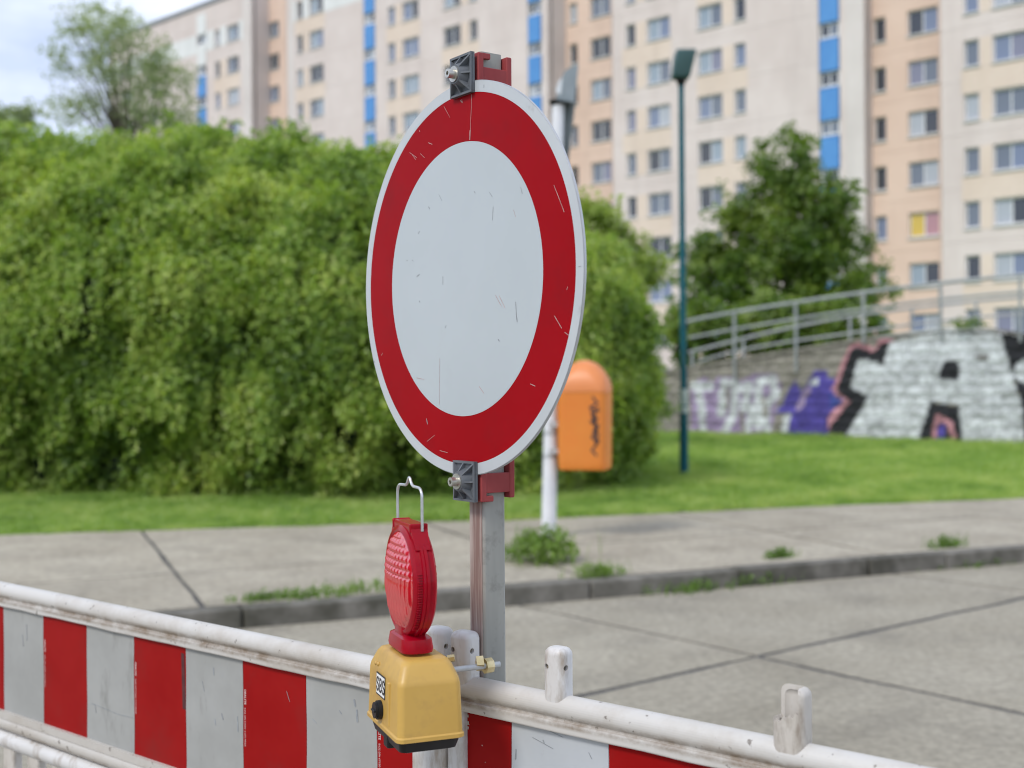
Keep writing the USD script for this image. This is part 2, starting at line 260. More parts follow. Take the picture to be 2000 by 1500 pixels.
def slabs(parent, area, o, e, n, la, lb, oa, ob, na, nb, z0, z1, m, gap, name, seed):
    rs = random.Random(seed)
    for i in range(-na, na):
        for j in range(-nb, nb):
            q = [o + e * (oa + i * la + gap / 2) + n * (ob + j * lb + gap / 2), o + e * (oa + (i + 1) * la - gap / 2) + n * (ob + j * lb + gap / 2),
                 o + e * (oa + (i + 1) * la - gap / 2) + n * (ob + (j + 1) * lb - gap / 2), o + e * (oa + i * la + gap / 2) + n * (ob + (j + 1) * lb - gap / 2)]
            qq = []
            for k_ in range(4):
                p_, p2 = np.asarray(q[k_], float), np.asarray(q[(k_ + 1) % 4], float); nrm_ = np.array([-(p2 - p_)[1], (p2 - p_)[0]]) / np.linalg.norm(p2 - p_); m_ = 26
                for t_ in np.arange(m_) / m_:
                    w_ = p_ + (p2 - p_) * t_; qq.append(w_ + nrm_ * (gap * 1.3 * (meshkit.fbm(np.array([w_[0] * 2.6, w_[1] * 2.6, i * 7.7 + j * 3.1]), 3, 5) - .46)))
            c = sg.Polygon(qq).buffer(0).intersection(area)
            for gg in getattr(c, 'geoms', [c]):
                if gg.geom_type == 'Polygon' and gg.area > .02:
                    obj(name, flat_prism(gg, z0, z1 + rs.uniform(-.003, .003)), m, parent, smooth=False)
road = thing('road', None, None, kind='structure')
road_area = half(-16, 22, -16, -.005)
obj('joint_filler', flat_prism(road_area, -.3, -.006), M['tar'], road, smooth=False, label='dark tar filling the joints between the concrete slabs')
RD = np.array([.7809, .6247]); RN = np.array([-.6247, .7809])
slabs(road, road_area, np.array([1.29, 6.5]), RD, RN, 2.96, 4.4, 0, 0, 6, 5, -.25, 0, M['concrete_road'], .036, 'concrete_slab', 1)
pave = thing('pavement', None, None, kind='structure')
obj('joint_filler', flat_prism(pave_area, -.3, .112), M['tar'], pave, smooth=False, label='dark filler between the pavement slabs')
PD = np.array([.9056, .4241]); PN = np.array([-.37, .929])
slabs(pave, pave_area.buffer(-.008), np.array([-2.40, 8.75]), PD, PN, 2.58, 6.0, 0, 0, 9, 1, -.2, .12, M['concrete_pave'], .032, 'concrete_slab', 2)
kerb = thing('kerb', None, None, kind='structure')
rs = random.Random(5); a = -14.0
KJ = [float((np.array(p) - KP) @ KD) for p in ((.56, 8.16), (2.68, 9.12), (3.35, 9.41))]
cuts = [KJ[0] - 1.16 * k for k in range(14, 0, -1)] + [KJ[0], (KJ[0] + KJ[1]) / 2 + .02, KJ[1], KJ[2]] + [KJ[2] + 1.1 * k for k in range(1, 16)]
for a, b in zip(cuts[:-1], cuts[1:]):
    st = rbox(a + .006, b - .006, .0 + rs.uniform(-.006, .006), .148, -.2, .122 + rs.uniform(-.006, .006), .016, 8)
    obj('kerb_stone', put(st, frame([*KP, 0], [*KD, 0], [*KN, 0])), M['kerb'], kerb)
# lawn: rises gently towards the block wall
def lawn_z(x, y): return .09 + .20 * np.clip((np.asarray(y) - 12.5) / 12.5, 0, 1) ** 1.7 + .03 * (meshkit.noise(np.stack([np.asarray(x) * .4, np.asarray(y) * .4, np.zeros_like(np.asarray(x, float))], -1)) - .5)
ex = np.array(EDGE)
xs = np.linspace(-24, 36, 121); vs = np.linspace(0, 1, 90) ** 1.6
X, V = np.meshgrid(xs, vs, indexing='ij'); E0 = np.interp(X, ex[:, 0], ex[:, 1]); E0 = np.where(X > 24, 21 + (X - 24) * .4, E0); Yg = E0 + V * (70 - E0)
Zg = lawn_z(X, Yg); n1, n2 = X.shape
vv = np.stack([X, Yg, Zg], -1).reshape(-1, 3); i, j = np.meshgrid(np.arange(n1 - 1), np.arange(n2 - 1), indexing='ij'); q = np.stack([i * n2 + j, (i + 1) * n2 + j, (i + 1) * n2 + j + 1, i * n2 + j + 1], -1).reshape(-1, 4)
obj('lawn', (vv, q), M['soil'], kind='structure', smooth=True)

# ------------------------------------------------------------------ foliage prototypes
protos = UsdGeom.Scope.Define(stage, '/World/Looks/foliage_sources')
def leaf(L, W, fold=.25, curl=.2):
    v = np.array([(0, 0, 0), (W / 2, L * .4, fold * W), (0, L * .45, 0), (-W / 2, L * .4, fold * W), (0, L, -curl * L)])
    return v, np.array([(0, 1, 2), (1, 4, 2), (0, 2, 3), (2, 4, 3)])
def rot(rng, up=None, tilt=.8):
    """random orientation; up: mean normal"""
    a = rng.uniform(0, 2 * np.pi); t = rng.normal(0, tilt); ax = rng.uniform(0, 2 * np.pi)
    R1 = trimesh.transformations.rotation_matrix(a, [0, 0, 1])[:3, :3]
    R2 = trimesh.transformations.rotation_matrix(t, [math.cos(ax), math.sin(ax), 0])[:3, :3]
    return R2 @ R1
def clump(rng, n, rad, L, flat=.7, tilt=.8, jit=.3):
    vs, fs, k = [], [], 0
    for _ in range(n):
        v, f = leaf(L * rng.uniform(1 - jit, 1 + jit), L * rng.uniform(.6, .85), rng.uniform(.05, .35), rng.uniform(0, .35))
        p = rng.normal(0, 1, 3); p *= rad * rng.uniform(.2, 1) ** .5 / np.linalg.norm(p); p[2] *= flat
        vs.append(v @ rot(rng, tilt=tilt).T + p); fs.append(f + k); k += 5
    return trimesh.Trimesh(np.vstack(vs), np.vstack(fs), process=False)
def blades(rng, n, rad, h, w):
    vs, fs, k = [], [], 0
    for _ in range(n):
        p = rng.normal(0, rad * .5, 2); a = rng.uniform(0, 2 * np.pi); d = np.array([math.cos(a), math.sin(a)]); s = np.array([-d[1], d[0]]) * w / 2
        hh = h * rng.uniform(.5, 1.2); b = rng.uniform(.1, .6) * hh
        vs.append(np.array([(*(p - s), -.02), (*(p + s), -.02), (*(p + d * b * .35 - s * .8), hh * .6), (*(p + d * b * .35 + s * .8), hh * .6), (*(p + d * b), hh)])); fs.append(np.array([(0, 1, 3), (0, 3, 2), (2, 3, 4)]) + k); k += 5
    return trimesh.Trimesh(np.vstack(vs), np.vstack(fs), process=False)
def scatter(name, parent, protos_, mats, pos, quats, scales, ids, label=None, catg=None, kind='stuff'):
    path = path_of(parent, name)
    pi = UsdGeom.PointInstancer.Define(stage, path)
    for k, (m, mt) in enumerate(zip(protos_, mats)):
        usdkit.mesh(stage, f'{path}/source_{k}', m, mt, smooth=False)
        pi.CreatePrototypesRel().AddTarget(f'{path}/source_{k}')
    pi.CreatePositionsAttr(Vt.Vec3fArray.FromNumpy(np.asarray(pos, np.float32)))
    q = np.asarray(quats, float)
    pi.CreateOrientationsAttr(Vt.QuathArray([Gf.Quath(float(a[3]), float(a[0]), float(a[1]), float(a[2])) for a in q]))
    pi.CreateScalesAttr(Vt.Vec3fArray.FromNumpy(np.repeat(np.asarray(scales, np.float32)[:, None], 3, 1)))
    pi.CreateProtoIndicesAttr(Vt.IntArray([int(i) for i in ids]))
    return tag(pi.GetPrim(), label, catg, None, kind)
from scipy.spatial.transform import Rotation as Rot
def quats_from_normals(nrm, rng, tilt=.35):
    nrm = nrm + rng.normal(0, tilt, nrm.shape); nrm /= np.linalg.norm(nrm, axis=1, keepdims=True)
    x = np.cross(nrm, rng.normal(0, 1, nrm.shape)); x /= np.linalg.norm(x, axis=1, keepdims=True); y = np.cross(nrm, x)
    return Rot.from_matrix(np.stack([x, y, nrm], -1)).as_quat()

# grass blades on the lawn
rng = np.random.default_rng(11)
n = 42000
px = rng.uniform(-60, 2060, n); dep = 11 + 17 * rng.uniform(0, 1, n) ** 1.5
gx = (px - 1000) / F * dep; gy = dep
e0 = np.interp(gx, ex[:, 0], ex[:, 1]); k = gy > e0 - .05 + .13 * meshkit.noise(np.stack([gx * 3, gy * 0, gx * 0], -1)); gx, gy = gx[k], gy[k]
gz = lawn_z(gx, gy)
gq = Rot.from_euler('z', rng.uniform(0, 6.28, len(gx))).as_quat()
tufts = [blades(rng, 26, .12, .085, .007) for _ in range(3)]
scatter('grass', None, tufts, [M['blade']] * 3, np.stack([gx, gy, gz], 1), gq, rng.uniform(.6, 1.25, len(gx)) * (.55 + 1.0 * meshkit.fbm(np.stack([gx * 1.3, gy * 1.3, gx * 0], -1), 3, 5)) * np.clip(dep[k] / 16, .85, 1.3), rng.integers(0, 3, len(gx)), 'fresh green lawn grass between the pavement, the hedge and the graffiti wall', 'grass')

# ------------------------------------------------------------------ hedge
hedge = thing('hedge', 'huge overgrown green hedge of small leaves behind the pavement', 'hedge', (0, 15, 0))
HO = np.array([0, 15.0, 0])
# front foot line: x, y and top height
HL = [(-10.5, 15.3, 4.95), (-8.2, 15.0, 4.95), (-6.1, 14.7, 4.75), (-4.4, 14.3, 4.8), (-2.9, 14.0, 4.55), (-1.4, 13.9, 4.3), (-.2, 14.0, 4.05), (.45, 14.3, 3.55), (.85, 14.7, 3.05), (1.12, 15.2, 2.5)]
def hsec(x, y, zt):
    w = min(1, zt / 4.6)
    out = []
    for dy, z, r in ((1.25, .55, .5 if x > .2 else .65), (.95 * w, min(2.3, zt * .5), .9 * w), (1.5 * w + .1, zt - 1.75 * w, 1.15 * w), (2.5 * w, zt - 1.0 * w, 1.0 * w), (3.3 * w + .3, 1.2, .8)):
        out.append(Manifold.sphere(r, 20).translate([x, y + dy, z]))
    return out
hs = [hsec(*p) for p in HL]
solid = Manifold()
for a_, b_ in zip(hs[:-1], hs[1:]): solid = solid + Manifold.batch_hull(a_ + b_)
hm = tm(solid.refine_to_length(.16))
hm.merge_vertices()
p0 = np.array(hm.vertices); nv = np.array(hm.vertex_normals)
d1 = meshkit.fbm(p0 * np.array([.9, .9, .6]), 3, 3) - .5; d2 = meshkit.fbm(p0 * np.array([2.4, 2.4, 1.5]), 2, 9) - .5
p1 = p0 + nv * ((d1 * .8 + d2 * 1.15) * (1 - .55 * np.clip((p0[:, 2] - 3.4) / 1.0, 0, 1)))[:, None]; p1[:, 2] = np.maximum(p1[:, 2], .02)
hm = trimesh.Trimesh(p1, hm.faces, process=False)
nrm = np.array(hm.vertex_normals)
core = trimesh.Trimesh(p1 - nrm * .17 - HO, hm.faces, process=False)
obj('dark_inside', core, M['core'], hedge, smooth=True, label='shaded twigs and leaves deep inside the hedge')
rng = np.random.default_rng(4)
tri = hm.triangles; ar = hm.area_faces; fn = hm.face_normals; cen = tri.mean(1)
vis = (fn @ np.array([0, -1, 0]) > -.35) | (fn[:, 2] > .3); vis &= (cen[:, 2] > .06)
dens = np.clip(meshkit.fbm(cen * np.array([3.2, 3.2, 2.2]), 2, 17) * 4.6 - 1.65, .03, 1); w = ar * vis * dens; pick = rng.choice(len(ar), 17000, p=w / w.sum())
b = rng.dirichlet([1, 1, 1], len(pick)); pos = (tri[pick] * b[:, :, None]).sum(1)
nn = fn[pick] * np.array([1, 1, .6]) + np.array([0, 0, .35])
pos = pos + fn[pick] * rng.normal(-.04, .08, len(pick))[:, None]
cl = [clump(rng, 30, .19, .082, .75, .65) for _ in range(5)]
long_ = rng.uniform(0, 1, len(pick)) < .06                     # shoots that stand out or hang
pos[long_] += fn[pick][long_] * rng.uniform(.08, .26, long_.sum())[:, None] + np.array([0, 0, .05])
def strand(rng, n, L):
    vs, fs, k = [], [], 0
    for i_ in range(n):
        t_ = i_ / n; v, f = leaf(.085 * rng.uniform(.6, 1.2) * (1.1 - .5 * t_), .06 * rng.uniform(.7, 1.1), .2, .3)
        p = np.array([rng.normal(0, .045), -.10 * math.sin(t_ * 2.2) + rng.normal(0, .03), -L * t_])
        R_ = Rot.from_euler('zxz', [rng.uniform(0, 6.28), rng.uniform(-2.4, -1.0), rng.normal(0, .4)]).as_matrix(); vs.append(v @ R_.T + p); fs.append(f + k); k += 5
    return trimesh.Trimesh(np.vstack(vs), np.vstack(fs), process=False)
st_ = [strand(rng, 26, L_) for L_ in (.45, .6, .8)]
wf = ar * (fn[:, 1] < -.2) * (cen[:, 2] > .9) * (fn[:, 2] > -.5) * np.clip(meshkit.fbm(cen * np.array([2.2, 2.2, .8]), 2, 23) * 4 - 1.6, 0, 1)
pk = rng.choice(len(ar), 2600, p=wf / wf.sum()); ps = tri[pk].mean(1) + fn[pk] * rng.uniform(.05, .16, len(pk))[:, None] + np.array([0, 0, .1])
scatter('hanging_shoots', hedge, st_, [M['hedge']] * 3, ps - HO, Rot.from_euler('z', rng.normal(0, .6, len(pk))).as_quat(), rng.uniform(.7, 1.2, len(pk)), rng.integers(0, 3, len(pk)))
scatter('foliage', hedge, cl, [M['hedge']] * 5, pos - HO, quats_from_normals(nn, rng, .45), rng.uniform(.65, 1.2, len(pick)), rng.integers(0, 5, len(pick)))

# ------------------------------------------------------------------ trees
def tree(name, label, cat_, base, height, crown, leafm, n, lsize, seed, crad=.5, nleaf=22, trunk_r=.16, group=None, thr=.44):
    """crown: list of (dx, dy, z, rx, rz) lobes relative to the base"""
    rng = np.random.default_rng(seed)
    t = thing(name, label, cat_, base, group)
    top = np.array([crown[0][0], crown[0][1], height * .8])
    tr = spline([(0, 0, -.1), (rng.normal(0, .08), rng.normal(0, .08), height * .25), (top[0] * .6, top[1] * .6, height * .55), tuple(top)], 14)
    parts = [tube(tr, np.linspace(trunk_r, trunk_r * .2, 14), 8)]
    limbs, P, Nn = [], [], []
    for (dx, dy, z, rx, rz) in crown:
        c = np.array([dx, dy, z]); s = tr[int(np.clip((z - rz * .9) / height, .2, .85) * 13)]
        for _ in range(4):
            e = c + rng.normal(0, .5, 3) * np.array([rx, rx, rz]); mid = (s + e) / 2 + np.array([0, 0, .12 * height * rng.uniform(-.2, .6)])
            limbs.append(tube(spline([s, mid, e], 7), np.linspace(trunk_r * .35, trunk_r * .06, 7), 5))
    tot = sum(c[3] ** 2 * c[4] for c in crown)
    for (dx, dy, z, rx, rz) in crown:
        m = int(n * rx * rx * rz / tot)
        u = rng.normal(0, 1, (m, 3)); u /= np.linalg.norm(u, axis=1, keepdims=True)
        r = rng.uniform(.15, 1, m) ** .45
        p = np.array([dx, dy, z]) + u * r[:, None] * np.array([rx, rx, rz])
        keep = meshkit.fbm((p + seed) * (1.5 / max(.6, rx)), 3, seed) + .10 * rng.normal(0, 1, m) > thr
        P.append(p[keep]); Nn.append(u[keep] * .6 + np.array([0, 0, .6]))
    obj('trunk', parts, M['bark'], t); obj('limbs', limbs, M['bark'], t)
    P, Nn = np.vstack(P), np.vstack(Nn)
    cl = [clump(rng, nleaf, crad, lsize, .6, .8) for _ in range(3)]
    scatter('crown', t, cl, [leafm] * 3, P, quats_from_normals(Nn, rng, .4), rng.uniform(.6, 1.25, len(P)), rng.integers(0, 3, len(P)))
    return t
def lobes(px_list, d, base):
    out = []
    for (x, y, rx, rz, dd) in px_list:
        p = at(x, y, d + dd); out.append((p[0] - base[0], p[1] - base[1], p[2] - base[2], rx * d / F, rz * d / F))
    return out
b0 = at(1540, 750, 36); b0[2] = .3
tree('maple_tree', 'dense dark green maple tree between the ramp railing and the apartment block', 'tree', b0, 7.5,
     lobes([(1535, 335, 80, 75, 0), (1500, 400, 105, 85, .3), (1590, 400, 85, 78, -.4), (1440, 470, 90, 78, .2), (1620, 480, 88, 78, .3), (1395, 545, 80, 62, -.4), (1500, 555, 110, 70, -.8), (1620, 560, 100, 62, -.6), (1700, 552, 58, 45, .2), (1372, 520, 62, 62, .1), (1550, 268, 36, 36, 0), (1550, 470, 100, 90, -.6)], 36, b0), M['maple'], 2300, .17, 21, .30, 20, .17, thr=.52)
b0 = at(225, 750, 34); b0[2] = .3
tree('pale_tree', 'airy pale green tree rising behind the left part of the hedge', 'tree', b0, 11.0,
     lobes([(250, 120, 95, 75, 0), (190, 45, 85, 38, .2), (130, 100, 45, 50, -.2), (120, 165, 40, 35, .3), (320, 150, 65, 60, .4), (250, 205, 110, 40, .1), (360, 215, 42, 35, .2), (215, 80, 60, 50, -.5), (170, 215, 80, 30, .2), (300, 240, 90, 30, .2)], 34, b0), M['birch'], 1250, .11, 33, .30, 13, .12, thr=.50)
b0 = at(15, 750, 30); b0[2] = .3
tree('small_tree', 'small pale green tree top peeping over the hedge at the far left edge', 'tree', b0, 7.5,
     lobes([(15, 240, 45, 35, 0), (45, 222, 25, 22, .2), (-40, 250, 50, 40, .1)], 30, b0), M['birch'], 260, .11, 35, .27, 20, .09)
b0 = at(1170, 750, 21); b0[2] = .3
tree('elder_shrub', 'yellowish green shrub right behind the round sign, taller than the hedge end', 'shrub', b0, 4.0,
     lobes([(1165, 440, 60, 55, 0), (1120, 420, 60, 50, .3), (1225, 500, 55, 55, .2), (1180, 560, 80, 70, .1), (1265, 530, 40, 40, .3)], 21, b0), M['shrub'], 650, .09, 41, .2, 24, .07)

b0 = at(1440, 750, 31); b0[2] = .3
tree('ramp_shrub', 'broad dark green shrub behind the ramp railings, below the maple crown', 'shrub', b0, 3.0,
     lobes([(1400, 640, 75, 70, 0), (1500, 640, 85, 65, .3), (1600, 630, 75, 60, .2), (1345, 640, 60, 80, -.2), (1680, 640, 50, 50, .4)], 31, b0), M['maple'], 620, .17, 47, .3, 22, .07)
# ------------------------------------------------------------------ apartment block
BX0 = (1 / 100.1, (1 / 63.9 - 1 / 100.1) / 1278)
BD = np.array([-2635.0, 2400.0]); BD /= np.linalg.norm(BD)
BN = np.array([-BD[1], -BD[0]]) * np.array([1, 1]); BN = np.array([BD[1] * -1, BD[0]])
if BN @ np.array([0, -1]) < 0: BN = -BN
bp = at(1899, 300, 63.9)[:2]
def bt(x, back=0.0, y=250):
    """distance along the facade (left and away) where the line of sight at pixel x meets the facade plane set back by back"""
    q = ray(x, y)[:2]; o = bp - BN * back
    A = np.array([[q[0], -BD[0]], [q[1], -BD[1]]]); s = np.linalg.solve(A, o); return s[1]
bld = thing('apartment_building', 'long pink and cream prefabricated apartment block with blue stair strips in the background', 'apartment building', (bp[0], bp[1], .3))
BO = np.array([bp[0], bp[1], .3])
BM = frame([0, 0, 0], [*BD, 0], [0, 0, 1], [*BN, 0])              # local: x along, y up, z out of the facade
ZW, ST, ROOF = 7.29 - .3, 2.8, 35.7 - .3
rs = random.Random(9)
def bobj(name, m, mt, parent=bld, back=0.0, smooth=False, **k):
    m = put(m, BM); m.apply_translation([*(-BN * back), 0]); return obj(name, m, mt, parent, smooth=smooth, **k)
def window(tc, zc, w, h, back, kind, special=None):
    dep_ = .16; f = .07
    o = sg.box(tc - w / 2, zc - h / 2, tc + w / 2, zc + h / 2); holes = []
    nl = 1 if w < 1.25 else 2
    for i_ in range(nl):
        a0 = tc - w / 2 + f + i_ * (w - f) / nl; holes.append(sg.box(a0, zc - h / 2 + f, a0 + (w - f) / nl - f, zc + h / 2 - f))
    fr = o.difference(sops.unary_union(holes)); m = extrude(fr, .07); m.apply_translation([0, 0, -dep_ - .07])
    W = bobj('window', m, M['wframe'], back=back)
    for i_, hl in enumerate(holes):
        x0, y0, x1, y1 = hl.bounds; pm = extrude(sg.box(x0 + .002, y0 + .002, x1 - .002, y1 - .002), .02); pm.apply_translation([0, 0, -dep_ - .05])
        mt = special[(nl - 1 - i_) % len(special)] if special else rs.choices(PANES, (2, 3.4, 2, 1.5, 2.4, .8))[0]
        bobj('pane', pm, mt, W, back)
    sl = box(tc - w / 2 - .05, tc + w / 2 + .05, zc - h / 2 - .1, zc - h / 2 - .004, -.14, .09)
    bobj('sill', sl, M['sill'], W, back)
def stair(tx0, tx1, back, js, jtop=99):
    for j_ in js:
        zc = ZW + ST * j_
        pm = rbox(tx0 + .06, tx1 - .06, zc + .75, zc + .75 + 1.85, -.1, .05, .015, 4)
        bobj('blue_panel', pm, M['blue'] if j_ < jtop else M['f_pale'], bld, back, smooth=30)
        zc2 = zc + .3; o = sg.box(tx0 + .07, zc2 - .42, tx1 - .07, zc2 + .42)
        c = (tx0 + tx1) / 2; hl = [sg.box(tx0 + .15, zc2 - .3, c - .04, zc2 + .33), sg.box(c + .04, zc2 - .3, tx1 - .15, zc2 + .33)]
        m = extrude(o.difference(sops.unary_union(hl)), .06); m.apply_translation([0, 0, -.16])
        W = bobj('stair_window', m, M['wframe'], bld, back)
        for h_ in hl:
            p = extrude(h_, .02); p.apply_translation([0, 0, -.155]); bobj('pane', p, PANES[rs.choice((0, 1, 3))], W, back)
def section(x0, x1, back, col, wins=(), blues=(), groups=(), jmin=-2, edge=(), x_off=0):
    """wins: (pixel, width m); blues: (pixel0, pixel1); groups: (pixel0, pixel1, phase) of coloured spandrels"""
    ta, tb = bt(x1, back), bt(x0, back)
    wall = sg.box(ta, -.2, tb, ROOF)
    js = range(jmin, 10); cut = []
    for (wx, ww) in wins:
        for j_ in js: cut.append(sg.box(bt(wx, back) - ww / 2, ZW + ST * j_ - .68, bt(wx, back) + ww / 2, ZW + ST * j_ + .68))
    for (q0, q1) in blues: cut.append(sg.box(bt(q1, back), ZW + ST * jmin - .2, bt(q0, back), ZW + ST * 9.2 + 1.2))
    body = wall.difference(sops.unary_union(cut)) if cut else wall
    zs_ = [-.2] + [ZW + ST * (j_ - .5) for j_ in range(-1, 11)] + [ROOF]
    for z0_, z1_ in zip(zs_[:-1], zs_[1:]):
        pc = body.intersection(sg.box(ta - 1, z0_ + .006, tb + 1, z1_ - .006))
        if pc.is_empty: continue
        m = extrude(pc, .3); m.apply_translation([0, 0, -.3]); bobj('wall_panel', m, M[col], bld, back)
    bk = box(ta, tb, -.2, ROOF, -11, -.5); bobj('inner_wall', bk, M['f_cream'], bld, back)
    for (wx, ww) in wins:
        for j_ in js:
            sp = (PANE_Y, PANE_R) if (abs(wx - 1802) < 3 and j_ == 1) else ((PANES[0],) if rs.random() < .04 or (round(wx), j_) in ((1719, 4), (1719, 5), (1898, 0), (1233, 6)) else None)
            window(bt(wx, back), ZW + ST * j_, ww - .006, 1.354, back, col, sp)
    for (q0, q1) in blues: stair(bt(q1, back), bt(q0, back), back, range(jmin, 10), 8 if x0 < 500 else 99)
    if x0 in (215, 562):                                         # pale band along the top storey
        iv = sorted([(bt(wx, back) - ww / 2 - .06, bt(wx, back) + ww / 2 + .06) for wx, ww in wins] + [(bt(q1, back) - .03, bt(q0, back) + .03) for q0, q1 in blues] + [(ta - .1, ta + .02), (tb - .02, tb + .1)] + [(bt(q1, back) - .01, bt(q0, back) + .01) for q0, q1 in edge])
        for (l_, r0_) in zip(iv[:-1], iv[1:]):
            if r0_[0] - l_[1] > .15: bobj('pale_panel', box(l_[1], r0_[0], ZW + ST * 9 - .85, ZW + ST * 9 + .85, -.02, .014), M['f_pale'], bld, back)
    for (q0, q1, ph, c_) in groups:
        g0, g1 = bt(q1, back), bt(q0, back)
        for j_ in range(jmin, 10):
            if (j_ + ph) % 2 == 0:
                m = box(g0, g1, ZW + ST * (j_ - 1) + .74, ZW + ST * j_ - .83, -.02, .012); bobj('spandrel_panel', m, M[c_], bld, back)
        for (wa, wb) in zip(*[sorted([(bt(wx, back), ww) for wx, ww in wins if q0 <= wx <= q1])[k_:] for k_ in (0, 1)]):
            for j_ in range(jmin, 9 if x0 < 1000 else 10):
                a_, b_ = wa[0] + wa[1] / 2 + .06, wb[0] - wb[1] / 2 - .06
                if b_ - a_ > .2: bobj('pier_panel', box(a_, b_, ZW + ST * j_ - .8, ZW + ST * j_ + .72, -.02, .010), M['f_pale' if j_ == 9 and q0 < 700 else 'f_yellow'], bld, back)
    for (q0, q1) in edge:
        bobj('corner_strip', box(bt(q1, back), bt(q0, back), -.2, ROOF - .01, -.02, .02), M['f_edge'], bld, back)
    # coping along the roof
    bobj('roof_coping', box(ta - .02, tb + .02, ROOF + .002, ROOF + .38, -11.2, .12), M['roof'], bld, back)
C_, RB = .95, 1.9
section(215, 492, 0, 'f_cream', [(426, .76), (456, 1.75), (250, 1.75), (300, .85)], [(386, 404)], [(418, 470, 0, 'f_yellow')], 3, [(476, 491)])
section(493, 561, RB, 'f_pink', [(535, 1.62)], [], [], 3)
section(562, 1071, 0, 'f_cream', [(587, .76), (619, 1.75), (766, .78), (803, 1.78), (884, 1.78), (926, .78)], [(712, 734), (1032, 1059)], [(578, 636, 1, 'f_yellow'), (755, 823, 0, 'f_yellow'), (864, 938, 1, 'f_yellow')], 3, [(563, 574)])
section(1072, 1196, RB, 'f_pink', [(1121, .72), (1174, 1.75)], [], [], -1)
section(1197, 1689, C_, 'f_cream', [(1233, .75), (1287, 1.78), (1387, 1.78), (1446, .78)], [(1600, 1641)], [(1216, 1312, 0, 'f_yellow'), (1362, 1462, 1, 'f_yellow')], -2, [(1652, 1688)])
section(1690, 1837, RB, 'f_pink', [(1719, .72), (1803, 1.75)], [], [], -2)
section(1838, 2330, 0, 'f_cream', [(1898, .78), (1974, 1.78), (2120, 1.78), (2190, .78)], [(2255, 2290)], [(1878, 2005, 0, 'f_yellow'), (2095, 2205, 1, 'f_yellow')], -2)

# ------------------------------------------------------------------ ramp with block wall, graffiti and railings
WD = np.array([4100.0 - 750, -2400.0]); WD = np.array([3350.0, -2400.0]); WD /= np.linalg.norm(WD)     # along the wall, to the right and nearer
WN = np.array([WD[1], -WD[0]]);  WN = WN if WN[1] < 0 else -WN
wo = at(1345, 740, 26.6)[:2]
def wsz(x, y):
    """pixel -> (along, height) on the wall's face"""
    q = ray(x, y); A = np.array([[q[0], -WD[0]], [q[1], -WD[1]]]); s = np.linalg.solve(A, wo); return s[1], EYE + s[0] * q[2]
WB = .22
top_pts = [wsz(1200, 742), wsz(1345, 716), wsz(1640, 667), wsz(1700, 657), wsz(1830, 641), wsz(1930, 640), wsz(2000, 650), wsz(2160, 655)]
tops = np.array(top_pts)
def wtop(s): return float(np.interp(s, tops[:, 0], tops[:, 1]))
Z2 = lambda pts: [wsz(1280 + a / 5, 560 + b / 5) for a, b in pts]
Z3 = lambda pts: [wsz(1620 + a / 4.287, 520 + b / 4.287) for a, b in pts]
U = .0107                                                       # metres per photograph pixel on the wall
paint = []
def pp(c, g_): paint.append((np.array(c), g_.buffer(0)))
WHITE, BLACK, PINK, PURP, LILAC, RAW = (.62, .65, .67), (.012, .013, .018), (.58, .28, .32), (.085, .065, .34), (.34, .26, .42), (.3, .28, .24)
pp(LILAC, sg.Polygon(Z2([(340, 960), (480, 880), (560, 930), (620, 870), (760, 880), (830, 920), (960, 850), (1170, 840), (1240, 980), (1180, 1150), (1130, 1460), (360, 1460)])))
for ln in ([(380, 975), (540, 975)], [(420, 975), (450, 1180), (470, 1400)], [(640, 1240), (670, 930), (780, 940), (765, 1240), (690, 1390)], [(840, 1000), (920, 960), (860, 1190), (960, 1180), (900, 1390)], [(1000, 1370), (1010, 930), (1140, 900), (1180, 1040), (1080, 1150), (1090, 1390)]):
    pp(WHITE, sg.LineString(Z2(ln)).buffer(.092))
for ln in ([(700, 1000), (700, 1180)], [(1060, 1110), (1070, 1260)], [(840, 1230), (850, 1400)]): pp(RAW, sg.LineString(Z2(ln)).buffer(.045))
pp(PURP, sg.Polygon(Z2([(1300, 1010), (1370, 910), (1420, 1010), (1480, 960), (1540, 830), (1680, 820), (1690, 900), (1830, 870), (1760, 1020), (1900, 1100), (1700, 1290), (1730, 1470), (1290, 1470), (1330, 1230), (1150, 1240), (1240, 1150)])))
for ln in ([(1500, 1000), (1440, 1080)], [(1400, 1180), (1440, 1130)]): pp(LILAC, sg.LineString(Z2(ln)).buffer(.07))
pp(WHITE, sg.LineString(Z2([(1290, 1270), (1260, 1400)])).buffer(.07)); pp(WHITE, sg.LineString(Z2([(1530, 940), (1570, 930)])).buffer(.06))
pp((.06, .1, .42), sg.Polygon(Z3([(0, 1060), (120, 1130), (0, 1200)])))
outer = [(490, 655), (930, 560), (1440, 585), (1640, 1250), (1640, 1500), (100, 1500), (60, 1380), (260, 1130), (130, 1020), (230, 740), (420, 810)]
A_ = sg.Polygon(Z3(outer))
pp(PINK, sg.LineString(Z3([(470, 640), (410, 770), (290, 710), (230, 690), (170, 790), (85, 1030), (205, 1115), (40, 1290), (40, 1450)])).buffer(.145))
pp(BLACK, A_.buffer(.16).intersection(sg.box(-50, -5, Z3([(455, 700)])[0][0], wsz(1700, 672)[1])))
pp(WHITE, sg.Polygon(Z3([(500, 640), (930, 540), (1440, 570), (1625, 1250), (1629, 1500), (1108, 1500), (1085, 1165), (850, 1130), (735, 1500), (90, 1500), (330, 1090), (175, 1010), (240, 775), (445, 815)])))
pp(BLACK, sg.Polygon(Z3([(500, 630), (450, 640), (400, 810), (450, 830)])))
pp(BLACK, sg.Polygon(Z3([(975, 795), (1070, 815), (1062, 942), (925, 925)])).buffer(.03))
